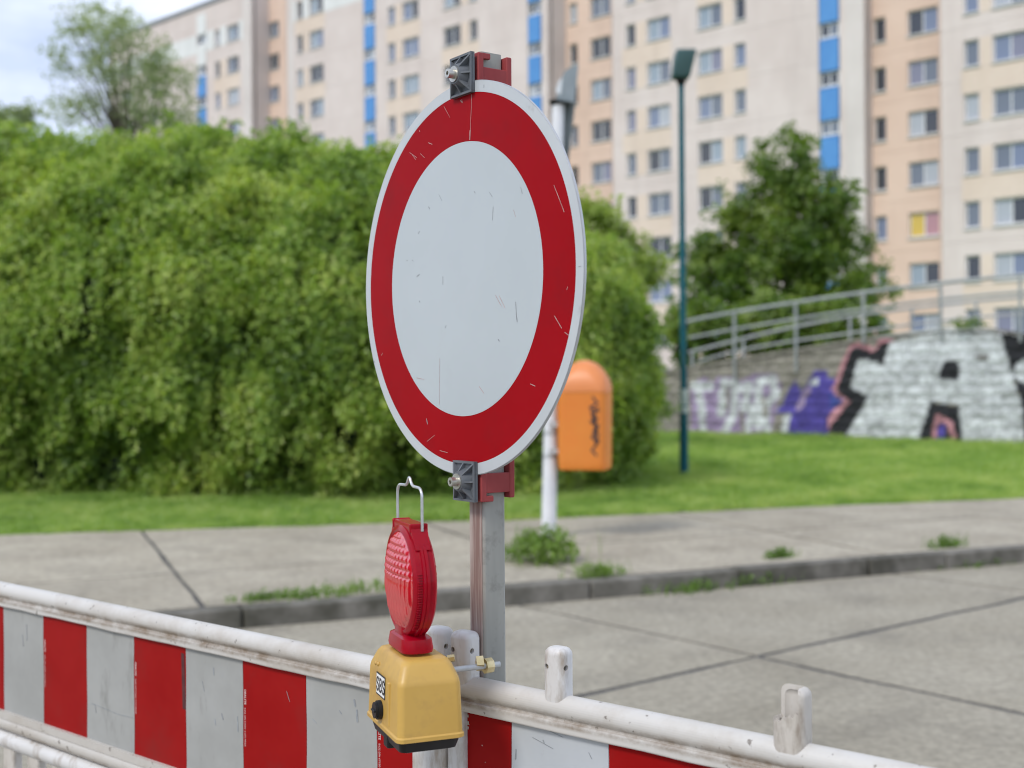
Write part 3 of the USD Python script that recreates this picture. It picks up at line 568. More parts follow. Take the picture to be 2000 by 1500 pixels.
pp(BLACK, sg.Polygon(Z3([(845, 1130), (1090, 1180), (1115, 1500), (735, 1500)])))
pp(PINK, sg.LineString(Z3([(880, 1420), (900, 1260), (1000, 1310), (1040, 1420)])).buffer(.05)); pp(PURP, sg.Polygon(Z3([(900, 1320), (960, 1320), (965, 1500), (890, 1500)])))
pp(BLACK, sg.Polygon(Z3([(1425, 560), (1800, 560), (2400, 1500), (1640, 1500), (1620, 1200)])))
pp(WHITE, sg.Point(Z3([(1650, 880)])[0]).buffer(.22)); pp(WHITE, sg.Polygon(Z3([(1700, 900), (2100, 900), (2300, 1500), (1750, 1500)])))
pp((.13, .12, .1), sg.Polygon(Z3([(1225, 750), (1330, 750), (1320, 785), (1240, 785)])))
from shapely.prepared import prep
import shapely
def paint_at(s, z):
    c = np.tile(np.array(RAW), (len(s), 1)); w_ = np.zeros(len(s))
    for col, g_ in paint:
        k_ = shapely.contains_xy(g_, s, z); c[k_] = col; w_[k_] = 1
    return c
M['block'] = usdkit.material(stage, LK + 'painted_block', {
    'a': ('attribute', {'attribute': 'paint'}), 'g': ('geometry', {}), 'n': ('noise_texture', {'scale': 7.0, 'detail': 6.0, 'roughness': .7}),
    'r': ('rgb_ramp', {'ramp': [(.34, (.55, .55, .53)), (.6, (1.08, 1.08, 1.08))]}), 'm': ('mix_color', {'blend_type': 'multiply', 'fac': 1.0, 'use_clamp': False}),
    'b': ('bump', {'strength': .7, 'distance': .03}), 'p': ('principled_bsdf', {'roughness': .8})},
    [('g.position', 'n.vector'), ('n.fac', 'r.fac'), ('a.color', 'm.a'), ('r.color', 'm.b'), ('m.result', 'p.base_color'), ('n.fac', 'b.height'), ('b.normal', 'p.normal')], surface='p.BSDF')
M['mortar'] = mat('mortar', (.2, .19, .18), (.28, .27, .25), 5, .9)
wall = thing('block_wall', 'low retaining wall of rough blocks sprayed with a white and black letter and purple graffiti', 'wall', (wo[0], wo[1], 0))
WO = np.array([wo[0], wo[1], 0])
WM = frame([0, 0, 0], [*WD, 0], [0, 0, 1], [*WN, 0])             # local x along, y up, z out
BLW, BLH, r_ = .40, .205, random.Random(3)
s_min, s_max = tops[0, 0], tops[-1, 0]
def block(s0, s1, z0, z1a, z1b, pr):
    nx, nz = 9, 5; u_, v_ = np.meshgrid(np.linspace(0, 1, nx), np.linspace(0, 1, nz), indexing='ij')
    S = s0 + (s1 - s0) * u_; Zt = z1a + (z1b - z1a) * u_; Zz = z0 + (Zt - z0) * v_
    bev = .014; edge_ = (u_ == 0) | (u_ == 1) | (v_ == 0) | (v_ == 1)
    D = np.where(edge_, pr - bev, pr + np.array([[r_.uniform(-.008, .012) for _ in range(nz)] for _ in range(nx)]))
    Fv = np.stack([S, Zz, D], -1).reshape(-1, 3)
    i_, j_ = np.meshgrid(np.arange(nx - 1), np.arange(nz - 1), indexing='ij'); qd = np.stack([i_ * nz + j_, (i_ + 1) * nz + j_, (i_ + 1) * nz + j_ + 1, i_ * nz + j_ + 1], -1).reshape(-1, 4)
    f = [np.vstack([qd[:, [0, 1, 2]], qd[:, [0, 2, 3]]])]
    loop = [i2 * nz for i2 in range(nx)] + [(nx - 1) * nz + j2 for j2 in range(1, nz)] + [i2 * nz + nz - 1 for i2 in range(nx - 2, -1, -1)] + [j2 for j2 in range(nz - 2, 0, -1)]
    back_ = Fv[loop].copy(); back_[:, 2] = -.08; nb = len(Fv); L_ = len(loop); ar_ = np.arange(L_)
    f.append(np.stack([np.array(loop), nb + ar_, nb + (ar_ + 1) % L_], 1)); f.append(np.stack([np.array(loop), nb + (ar_ + 1) % L_, np.roll(loop, -1)], 1))
    v_all = np.vstack([Fv, back_]); return v_all, np.vstack(f)
s = s_min; row = 0; z = WB - .1
made = 0
while z < 2.6:
    s = s_min + (BLW / 2 if row % 2 else 0)
    s -= BLW / 2
    while s < s_max - .1:
        w_ = BLW * r_.choice((.75, 1, 1, 1.2)); s1 = min(s + w_, s_max)
        z1 = min(z + BLH - .009, wtop((s + s1) / 2) - .07)
        if z1 - z > .06 and s1 - s > .12 and s > s_min - .01:
            v_, f_ = block(s + .005, s1 - .005, z, z1, z1, r_.uniform(-.008, .014))
            mm = put(trimesh.Trimesh(v_, f_, process=False), WM)
            pr = usdkit.mesh(stage, path_of(wall, 'block'), mm, M['block'], smooth=False)
            c = paint_at(v_[:, 0], v_[:, 1]) * r_.uniform(.78, 1.08)
            UsdGeom.PrimvarsAPI(pr).CreatePrimvar('paint', Sdf.ValueTypeNames.Color3fArray, 'vertex').Set(Vt.Vec3fArray.FromNumpy(c.astype(np.float32))); made += 1
        s = s1
    z += BLH; row += 1
prof = sg.Polygon([(s_min, -.1)] + [(s_max, -.1)] + [(a_, b_ - .075) for a_, b_ in tops[::-1]])
m = extrude(prof, .3); m.apply_translation([0, 0, -.322]); obj('wall_core', put(m, WM), M['mortar'], wall, smooth=False)
gs_, gz_ = np.linspace(s_min, s_max, 260), np.linspace(0, 1, 44); GS, GT = np.meshgrid(gs_, gz_, indexing='ij'); GZ = WB - .12 + GT * (np.interp(GS, tops[:, 0], tops[:, 1]) - .075 - WB + .12)
gv = np.stack([GS, GZ, np.full_like(GS, -.013)], -1).reshape(-1, 3); i_, j_ = np.meshgrid(np.arange(259), np.arange(43), indexing='ij'); gq_ = np.stack([i_ * 44 + j_, (i_ + 1) * 44 + j_, (i_ + 1) * 44 + j_ + 1, i_ * 44 + j_ + 1], -1).reshape(-1, 4)
mj = put(trimesh.Trimesh(gv, np.vstack([gq_[:, [0, 1, 2]], gq_[:, [0, 2, 3]]]), process=False), WM); pr = usdkit.mesh(stage, path_of(wall, 'mortar_joints'), mj, M['block'], smooth=False)
UsdGeom.PrimvarsAPI(pr).CreatePrimvar('paint', Sdf.ValueTypeNames.Color3fArray, 'vertex').Set(Vt.Vec3fArray.FromNumpy((paint_at(gv[:, 0], gv[:, 1]) * .72).astype(np.float32)))
cop = sg.Polygon([(a_, b_ - .062) for a_, b_ in tops] + [(a_, b_) for a_, b_ in tops[::-1]]); 
v_c = []
for k_ in range(len(tops) - 1):
    (a0, h0), (a1, h1) = tops[k_], tops[k_ + 1]; nseg = max(1, int((a1 - a0) / .9))
    for q_ in range(nseg):
        s0, s1 = a0 + (a1 - a0) * q_ / nseg + .006, a0 + (a1 - a0) * (q_ + 1) / nseg - .006; t0, t1 = np.interp([s0, s1], [a0, a1], [h0, h1])
        m = extrude(sg.Polygon([(s0, t0 - .062), (s1, t1 - .062), (s1, t1), (s0, t0)]), .36); m.apply_translation([0, 0, -.33])
        mm = put(m, WM); pr = usdkit.mesh(stage, path_of(wall, 'coping_stone'), mm, M['block'], smooth=False)
        va = meshkit.arrays(m)[0]; c = paint_at(va[:, 0], va[:, 1] - .10) * .8 + np.array(RAW) * .15
        UsdGeom.PrimvarsAPI(pr).CreatePrimvar('paint', Sdf.ValueTypeNames.Color3fArray, 'vertex').Set(Vt.Vec3fArray.FromNumpy(c.astype(np.float32)))
# the ramp behind the wall: earth and paving up to the wall's height
prof = sg.Polygon([(s_min, -.1), (s_max, -.1)] + [(a_, b_ - .16) for a_, b_ in tops[::-1]])
m = extrude(prof, 2.2); m.apply_translation([0, 0, -2.53]); m = put(m, WM); m.apply_translation(WO); obj('ramp', m, M['concrete_pave'], kind='structure', smooth=False)

def wpt(x, y, out=0.0):
    """pixel -> point relative to the wall's origin, on the plane out metres in front of the wall"""
    q = ray(x, y); o = wo + WN * out; A = np.array([[q[0], -WD[0]], [q[1], -WD[1]]]); t_ = np.linalg.solve(A, o)[0]
    return np.array([0, 0, EYE]) + t_ * q - WO
def railing(label, out, rails, posts, rr, loop=None):
    t = thing('railing', label, 'railing', tuple(WO))
    for pts, r0 in rails: obj('rail', tube(spline([wpt(*p, out) for p in pts], 24), r0, 10), M['galv_rail'], t)
    for (x, y0, y1) in posts:
        a_ = wpt(x, y0, out); b_ = wpt(x, y1, out); b_[:2] = a_[:2]
        obj('post', put(box(-.022, .022, -.03, .03, b_[2], a_[2]), frame([a_[0], a_[1], 0], [*WD, 0], [*WN, 0])), M['galv_rail'], t)
    if loop: obj('end_bow', tube(spline([wpt(*p, out) for p in loop], 20), rr, 10), M['galv_rail'], t)
railing('front galvanised railing with a rounded left end, fixed on the graffiti wall', .06,
        [([(1346, 627), (1440, 609), (1553, 591), (1685, 572), (1835, 553), (2000, 537), (2160, 528)], .038), ([(1346, 660), (1544, 625), (1685, 604), (1835, 585), (2000, 570), (2160, 562)], .03)],
        [(1434, 612, 742), (1554, 593, 727), (1686, 574, 672), (1836, 555, 662), (1992, 540, 668)], .038, [(1346, 627), (1337, 633), (1334, 645), (1334, 690), (1338, 760)])
railing('rear galvanised railing of the ramp, lower in the picture behind the front one', -2.0,
        [([(1346, 688), (1450, 662), (1544, 640), (1660, 618), (1780, 602), (1905, 588), (2100, 575)], .034), ([(1364, 707), (1544, 667), (1660, 651), (1780, 634), (1905, 620), (2100, 608)], .028)],
        [(1352, 690, 722), (1452, 664, 712), (1660, 620, 680), (1781, 604, 660), (1906, 590, 655)], .03)
# plants on top of the wall
def plant(name, label, cat_, base, rad, h, n, leafm, lsize, seed, group=None, squash=.8, nb=0, along=None):
    t = thing(name, label, cat_, base, group); rng = np.random.default_rng(seed); vs = []
    for _ in range(n):
        a_ = rng.uniform(0, 6.28); r0 = rad * rng.uniform(0, 1) ** .6; hh = h * (1 - .6 * (r0 / rad) ** 2) * rng.uniform(.35, 1)
        c = clump(rng, 9, .22 * min(rad, h) + .02, lsize, .8, .9); c.apply_translation([r0 * math.cos(a_), r0 * math.sin(a_), hh] if along is None else [*(KD * r0 * 2.0 * math.cos(a_) + KN * r0 * .38 * math.sin(a_)), hh]); vs.append(c)
    obj('leaves', vs, leafm, t, smooth=False, kind='stuff')
    st = [tube(spline([(0, 0, -.02), (math.cos(k_) * rad * .25, math.sin(k_) * rad * .25, h * .45), (math.cos(k_) * rad * .5, math.sin(k_) * rad * .5, h * .85)], 6), np.linspace(.008, .003, 6), 4) for k_ in np.arange(0, 6.28, 6.28 / max(3, n // 6))]
    obj('stems', st, leafm, t, smooth=True, kind='stuff')
    if nb:
        gb = blades(rng, nb, rad * 1.2, h * 1.1, .006)
        if along is not None: gv_ = np.array(gb.vertices); gb = trimesh.Trimesh(np.column_stack([gv_[:, :1] * KD * 1.7 + gv_[:, 1:2] * KN * .45, gv_[:, 2]]), gb.faces, process=False)
        obj('grass_blades', gb, M['weed'], t, smooth=False, kind='stuff')
    return t
p = wpt(1880, 643, -.25) + WO; plant('wall_plant', 'low green plant growing on top of the graffiti wall', 'plant', p, .45, .22, 26, M['maple'], .07, 61)

# ------------------------------------------------------------------ teal lamp post on the lawn
D_T = 17.3
pb = at(1336, 931, D_T); tl = thing('lamp_post', 'slim dark teal lamp post with a square head standing on the lawn', 'lamp post', tuple(pb))
hgt = at(1328, 150, D_T)[2] - pb[2]
obj('pole', tube([(0, 0, -.1), (0, 0, 1.0), (0, 0, 1.02), (0, 0, hgt)], [.062, .06, .046, .04], 14), M['teal'], tl)
obj('collar', tube([(0, 0, .99), (0, 0, 1.06)], [.066, .05], 14), M['teal'], tl)
zz = at(1336, 760, D_T)[2] - pb[2]; zz0 = at(1336, 806, D_T)[2] - pb[2]
obj('sticker', tube([(0, 0, zz0), (0, 0, zz)], .0625 if zz0 < 1 else .056, 14), M['sticker'], tl, label='weathered grey stickers wrapped round the pole')
def xsec(hx, hy, z, dx, dy): r0 = rring(hx, hy, .03, 0, 4); r0[:, 2] = z; return r0 + np.array([dx, dy, 0])
hd = loft([xsec(.115, .09, hgt - .03, -.012, 0), xsec(.128, .13, hgt + .0, -.008, -.01), xsec(.14, .17, hgt + .30, .045, -.06), xsec(.135, .16, hgt + .335, .05, -.06)])
obj('lamp_head', hd, M['teal_head'], tl, smooth=40)
obj('neck', tube([(0, 0, hgt - .12), (0, 0, hgt - .02)], [.05, .085], 14), M['rubber'], tl)
# ------------------------------------------------------------------ white lamp post with litter bin
D_B = 10.69
pb = at(1071, 1047, D_B); wl = thing('street_lamp', 'white street lamp post with grey angled head beside the orange litter bin', 'street lamp', tuple(pb))
tp = at(1090, 205, D_B) - pb
obj('pole', tube([(0, 0, -.05), tuple(tp * .33), tuple(tp)], [.064, .06, .052], 16), M['lamp_white'], wl)
for f_ in ((1047 - 845) / 842, (1047 - 890) / 842):
    c = tp * f_; obj('clamp_band', tube([c - np.array([0, 0, .02]), c + np.array([0, 0, .02])], .0645, 16), M['galv'], wl)
def px_off(x, y, dd=0.0): return at(x, y, D_B + dd) - pb
def slabhead(front, t0):
    f0 = [px_off(*p, -t0) for p in front]; b0_ = [px_off(*p, t0) for p in front]
    return tm(Manifold.hull_points(np.array(f0 + b0_)))
obj('lamp_head', slabhead([(1086, 194), (1122, 200), (1130, 128), (1126, 124), (1104, 138), (1092, 160)], .12), M['lamp_grey'], wl, smooth=40)
obj('lamp_cover', slabhead([(1085, 178), (1095, 186), (1099, 150), (1092, 158)], .125), M['lamp_glass'], wl, smooth=40)
obj('collar', tube([px_off(1089, 206), px_off(1088, 196)], [.056, .075], 14), M['rubber'], wl)
obj('arm', tube([px_off(1112, 196, .1), px_off(1108, 240, .1), px_off(1102, 320, .1), px_off(1084, 420, .05)], [.055, .05, .035, .02], 10), M['lamp_dark'], wl)
D_L = 10.62
bl = at(1143, 916, D_L); bn = thing('litter_bin', 'orange litter bin with domed lid and black scrawl on the white lamp post', 'litter bin', tuple(bl))
zs = at(1143, 766, D_L)[2] - bl[2]; zt_ = at(1143, 703, D_L)[2] - bl[2]
RB_ = trimesh.transformations.rotation_matrix(math.radians(-14), [0, 0, 1])
hx = .222; hy = .19
body = loft([rring(hx * .90, hy * .88, .05, 0), rring(hx * .935, hy * .93, .06, .012), rring(hx * .945, hy * .94, .06, .05), rring(hx * .95, hy * .95, .06, .06), rring(hx * .985, hy * .98, .07, zs - .03), rring(hx * .985, hy * .98, .07, zs)])
body.apply_transform(RB_); obj('body', body, M['bin'], bn, smooth=35)
rings = [rring(hx * 1.0, hy * 1.0, .075, zs + .003), rring(hx * 1.0, hy * 1.0, .08, zs + .02)]
for q_ in np.linspace(.12, .985, 10):
    sc = math.sqrt(1 - q_ ** 2); rings.append(rring(hx * sc, hy * sc, max(.02, (.08 + .1 * q_) * 1), zs + .02 + (zt_ - zs - .02) * q_))
lid = loft(rings); lid.apply_transform(RB_); obj('lid', lid, M['bin_lid'], bn, smooth=60)
rg = random.Random(8); tags = []
for ln in ([(.0, .62), (.03, .57), (-.02, .53), (.035, .5)], [(.035, .53), (-.005, .46), (.03, .44), (-.01, .40)], [(-.015, .42), (.035, .38), (.0, .33), (.035, .3)], [(.03, .35), (-.01, .28), (.035, .25), (.01, .2)], [(0, .3), (.02, .22), (-.01, .17), (.02, .13)], [(-.01, .5), (.02, .33)], [(.01, .47), (.03, .24)]):
    tags.append(extrude(sg.LineString([(a_ * 1.3, b_ * zs / .66) for a_, b_ in ln]).buffer(.0085), .003))
tg = cat(tags)
yf = -hy * .985
v = np.array(tg.vertices); tg = trimesh.Trimesh(np.stack([v[:, 0] + .105, -(hy * (.945 + .04 * v[:, 1] / zs)) - v[:, 2] - .0005, v[:, 1]], 1), tg.faces, process=False); tg.apply_transform(RB_)
obj('graffiti_tag', tg, M['ink'], bn, smooth=False)
for q0 in (.55, .2): obj('mounting_bracket', box(-hx - .09, -hx * .6, -.02, .02, zs * q0, zs * (q0 + .07)), M['galv'], bn)

# ------------------------------------------------------------------ weeds along the kerb
plant('weed_clump', 'bushy weed clump around the foot of the white street lamp', 'weed', tuple(ground(1056, 1098, .12)), .25, .26, 60, M['weed'], .055, 71, nb=120)
for k_, (x, y, zb, r0, h0, lb) in enumerate([(520, 1172, .12, .13, .05, 'leftmost small grass tuft on the pavement edge above the kerb'), (610, 1166, .12, .17, .06, 'low grass tuft on the pavement edge, second from the left of the red lamp'),
        (712, 1156, .12, .20, .08, 'larger grass tuft on the pavement edge just left of the red lamp'), (1165, 1126, .12, .10, .10, 'small weed on the kerb edge right of the lamp post weeds'),
        (1345, 1156, .0, .19, .08, 'flat weed at the foot of the kerb in the gutter, left of a longer one'), (1440, 1144, .0, .24, .09, 'long low weed in the gutter against the kerb'),
        (1525, 1090, .12, .07, .07, 'small tuft on the pavement edge in the middle of the right half'), (1846, 1070, .12, .09, .10, 'weed tuft at a kerb joint near the right edge'), (1900, 1106, .0, .2, .05, 'low weed in the gutter near the right edge')]):
    plant('weed_tuft', lb, 'weed', tuple(ground(x, y, zb)), r0, h0, 11, M['weed'], .03, 80 + k_, nb=90, along=1)

# ------------------------------------------------------------------ traffic sign on its post
SC = np.array([-.0768, 1.885, at(903, 546, 1.885)[2]])
SE = np.array([.582, -.813, 0]); SE /= np.linalg.norm(SE); SN = np.array([-SE[1] * -1, 0, 0]); SN = np.array([SE[1], -SE[0], 0])
if SN[1] > 0: SN = -SN
SF = frame([0, 0, 0], SE, [0, 0, 1], SN)                         # local x along the plate (right), y up, z out of its face
sign = thing('traffic_sign', 'round white traffic sign with broad red ring on a square steel post', 'traffic sign', (SC[0], SC[1], 0))
SO = np.array([SC[0], SC[1], 0])
def sobj(name, m, mt, parent=sign, smooth=30, up=SC[2], shift=0.0, **k):
    m = put(m, SF); m.apply_translation(SE * shift); m.apply_translation([0, 0, up]); return obj(name, m, mt, parent, smooth, **k)
def disc(r, n=160): a_ = np.linspace(0, 2 * np.pi, n, endpoint=False); return sg.Polygon(np.stack([r * np.cos(a_), r * np.sin(a_)], 1))
R0, R1, R2 = .300, .2825, .2095
pl = extrude(disc(R0), .003); pl.apply_translation([0, 0, -.003])
rim = extrude(disc(R0 + .0005).difference(disc(R0 - .003)), .0032); rim.apply_translation([0, 0, -.0035])
plate = sobj('sign_plate', [pl, rim], M['alu'])
def film(a_, h=.0006): m = extrude(a_, h); m.apply_translation([0, 0, .0001]); return m
sobj('white_border', film(disc(R0 - .0006).difference(disc(R1 + .0002))), M['sign_edge'], plate)
sobj('red_ring', film(disc(R1).difference(disc(R2 + .0002))), M['sign_red'], plate)
sobj('white_face', film(disc(R2)), M['sign_white'], plate)
def s_xy(x, y):
    """pixel -> position on the sign's face"""
    q = ray(x, y); t_ = (SC - np.array([0, 0, EYE])) @ SN / (q @ SN); p_ = np.array([0, 0, EYE]) + t_ * q - SC; return p_ @ SE, p_[2]
def marks(lines):
    out = []
    for pts, w_ in lines:
        g_ = sg.LineString([s_xy(*p) for p in pts]).buffer(w_ * .48, resolution=2); m = extrude(g_, .0003); m.apply_translation([0, 0, .0008]); out.append(m)
    return out
sobj('scratches', marks([([(1083, 362), (1092, 385), (1103, 414)], .0007), ([(922, 185), (921, 225), (919, 273)], .0007), ([(919, 255), (918, 273)], .0012), ([(801, 298), (815, 308)], .0006), ([(822, 300), (830, 308)], .0006), ([(838, 279), (845, 282)], .0009), ([(806, 302), (813, 312)], .0005),
    ([(1084, 617), (1098, 641)], .0008), ([(1104, 649), (1112, 655)], .0008), ([(1037, 750), (1046, 754)], .001), ([(748, 690), (746, 694)], .0009), ([(969, 577), (980, 598)], .0006), ([(976, 578), (987, 601)], .0007), ([(815, 738), (829, 741)], .0006), ([(937, 755), (946, 768)], .0007), ([(726, 490), (724, 486)], .0008),
    ([(860, 880), (875, 884)], .0008), ([(868, 208), (880, 230)], .0003), ([(860, 700), (859, 790)], .0003), ([(820, 255), (821, 257)], .0013), ([(900, 196), (903, 200)], .001), ([(903, 195), (904, 201)], .0008), ([(1004, 410), (1008, 424)], .0003), ([(1110, 560), (1108, 566)], .0005), ([(780, 270), (800, 246)], .00025), ([(850, 850), (835, 862)], .0004)]), M['scratch'], plate, smooth=False, kind='stuff')
sobj('scuffs', marks([([(957, 376), (962, 384)], .0008), ([(1018, 366), (1021, 378)], .0006), ([(964, 404), (963, 430)], .0005), ([(838, 404), (840, 408)], .0013), ([(820, 452), (818, 456)], .0009), ([(1008, 590), (1010, 625)], .0012), ([(1010, 620), (1011, 628)], .0018), ([(815, 540), (820, 536)], .001), ([(820, 588), (821, 590)], .0012), ([(974, 663), (976, 666)], .0014), ([(872, 636), (871, 640)], .001), ([(927, 374), (929, 377)], .0008), ([(946, 166), (946, 171)], .001), ([(858, 380), (864, 392)], .0004), ([(806, 508), (808, 510)], .0009), ([(732, 705), (733, 708)], .0012), ([(834, 818), (836, 828)], .0014), ([(1135, 520), (1131, 521)], .0007), ([(866, 540), (866, 556)], .0004), ([(795, 509), (797, 509)], .0008)]), M['scuff'], plate, smooth=False, kind='stuff')
# post behind: 40 mm square tube
PZ, PX = -.0355, .014
SF = SF @ np.eye(4)                                                      # post centre behind the plate
top = at(960, 118, 1.92)[2]
outer_ = CrossSection.square([.032, .032], True).offset(.005, m3.JoinType.Round, circular_segments=24) if False else None
pr_ = sg.box(-.0205, -.0205, .0205, .0205).buffer(-.005).buffer(.005, resolution=5)
pm = extrude(pr_.difference(pr_.buffer(-.003)), top)
post = obj('post', put(pm, frame([0, 0, 0], SE, -SN, [0, 0, 1]) @ trimesh.transformations.translation_matrix([PX, -PZ, 0])), M['post'], sign, smooth=35, label='square galvanised steel post')
fm = box(PX - .0165, PX + .0165, -PZ - .0214, -PZ - .0206, .25, SC[2] - .2)
obj('old_film', put(fm, frame([0, 0, 0], SE, -SN, [0, 0, 1])), M['residue'], post, smooth=False, label='brownish remains of an old film on the post front')
def clampset(zc, up):
    """plate clamp at height zc: red bracket round the post, grey ribbed plate and bolt in front"""
    B = []
    B.append(rbox(-.031, .031, zc - .031, zc + .031, -.0145, -.0040, .002))           # front jaw, behind the plate
    B.append(rbox(-.031, .031, zc - .027, zc + .031, -.0665, -.0565, .002))          # rear jaw
    for s_ in (-1, 1):
        x0, x1 = (.0225, .030) if s_ > 0 else (-.030, -.0225)
        B.append(rbox(x0, x1, zc - (.012 if up else .018), zc + (.010 if up else .012), -.060, -.010, .0015))
        B.append(rbox(x0, x1 + .001 * s_, zc + (.022 if up else -.031), zc + (.031 if up else -.022), -.027, -.012, .0015))
    br = sobj('clamp_bracket', B, M['clamp_red'], sign, shift=PX)
    # spacer that carries the plate edge
    zf = .0012
    pyr = tm(Manifold.hull_points(np.array([(x, zc + y, zf) for x in (-.029, .029) for y in (-.0305, .0305)] + [(x, zc + y, zf + .004) for x in (-.029, .029) for y in (-.0305, .0305)])))
    parts_ = [pyr]
    c8 = [(math.cos(a_) * .0145, zc + math.sin(a_) * .0145) for a_ in np.linspace(0, 2 * np.pi, 20, endpoint=False)]
    parts_.append(tm(Manifold.hull_points(np.array([(x, y, zf + .003) for x, y in [(math.cos(a_) * .021, zc + math.sin(a_) * .021) for a_ in np.linspace(0, 6.283, 20, endpoint=False)]] + [(x, y, zf + .018) for x, y in c8]))))
    for a_ in np.linspace(0, 2 * np.pi, 8, endpoint=False):
        far = .0282 / max(abs(math.cos(a_)), abs(math.sin(a_))); d = np.array([math.cos(a_), math.sin(a_)]); nn_ = np.array([-d[1], d[0]]) * .0013
        pts = []
        for sg_ in (-1, 1):
            for rr_, zz_ in ((.010, zf + .002), (far, zf + .002), (far, zf + .0065), (.0135, zf + .0175)): pts.append((d[0] * rr_ + nn_[0] * sg_, zc + d[1] * rr_ + nn_[1] * sg_, zz_))
        parts_.append(tm(Manifold.hull_points(np.array(pts))))
    for s_ in (-1, 1):                                            # raised rim
        parts_.append(box(-.029, .029, zc + s_ * .0288 - .0017, zc + s_ * .0288 + .0017, zf + .003, zf + .007)); parts_.append(box(s_ * .0272 - .0018, s_ * .0272 + .0018, zc - .027, zc + .027, zf + .003, zf + .0069))
    cp = sobj('clamp_plate', parts_, M['clamp_grey'], br, smooth=25, shift=PX)
    ws = trimesh.creation.annulus(.005, .012, .002, sections=28); ws.apply_translation([0, zc, zf + .019]); sobj('washer', ws, M['zinc'], br, shift=PX)
    hb = tm(Manifold.cylinder(.011, .0072, .0068, 24) - Manifold.cylinder(.02, .0035, .0035, 6).translate([0, 0, .005])); hb.apply_translation([0, zc, zf + .0195]); sobj('bolt', hb, M['zinc'], br, shift=PX)
zt = at(903, 152, 1.885)[2] - SC[2]; zb_ = at(906, 938, 1.885)[2] - SC[2]
clampset(zt, True); clampset(zb_, False)

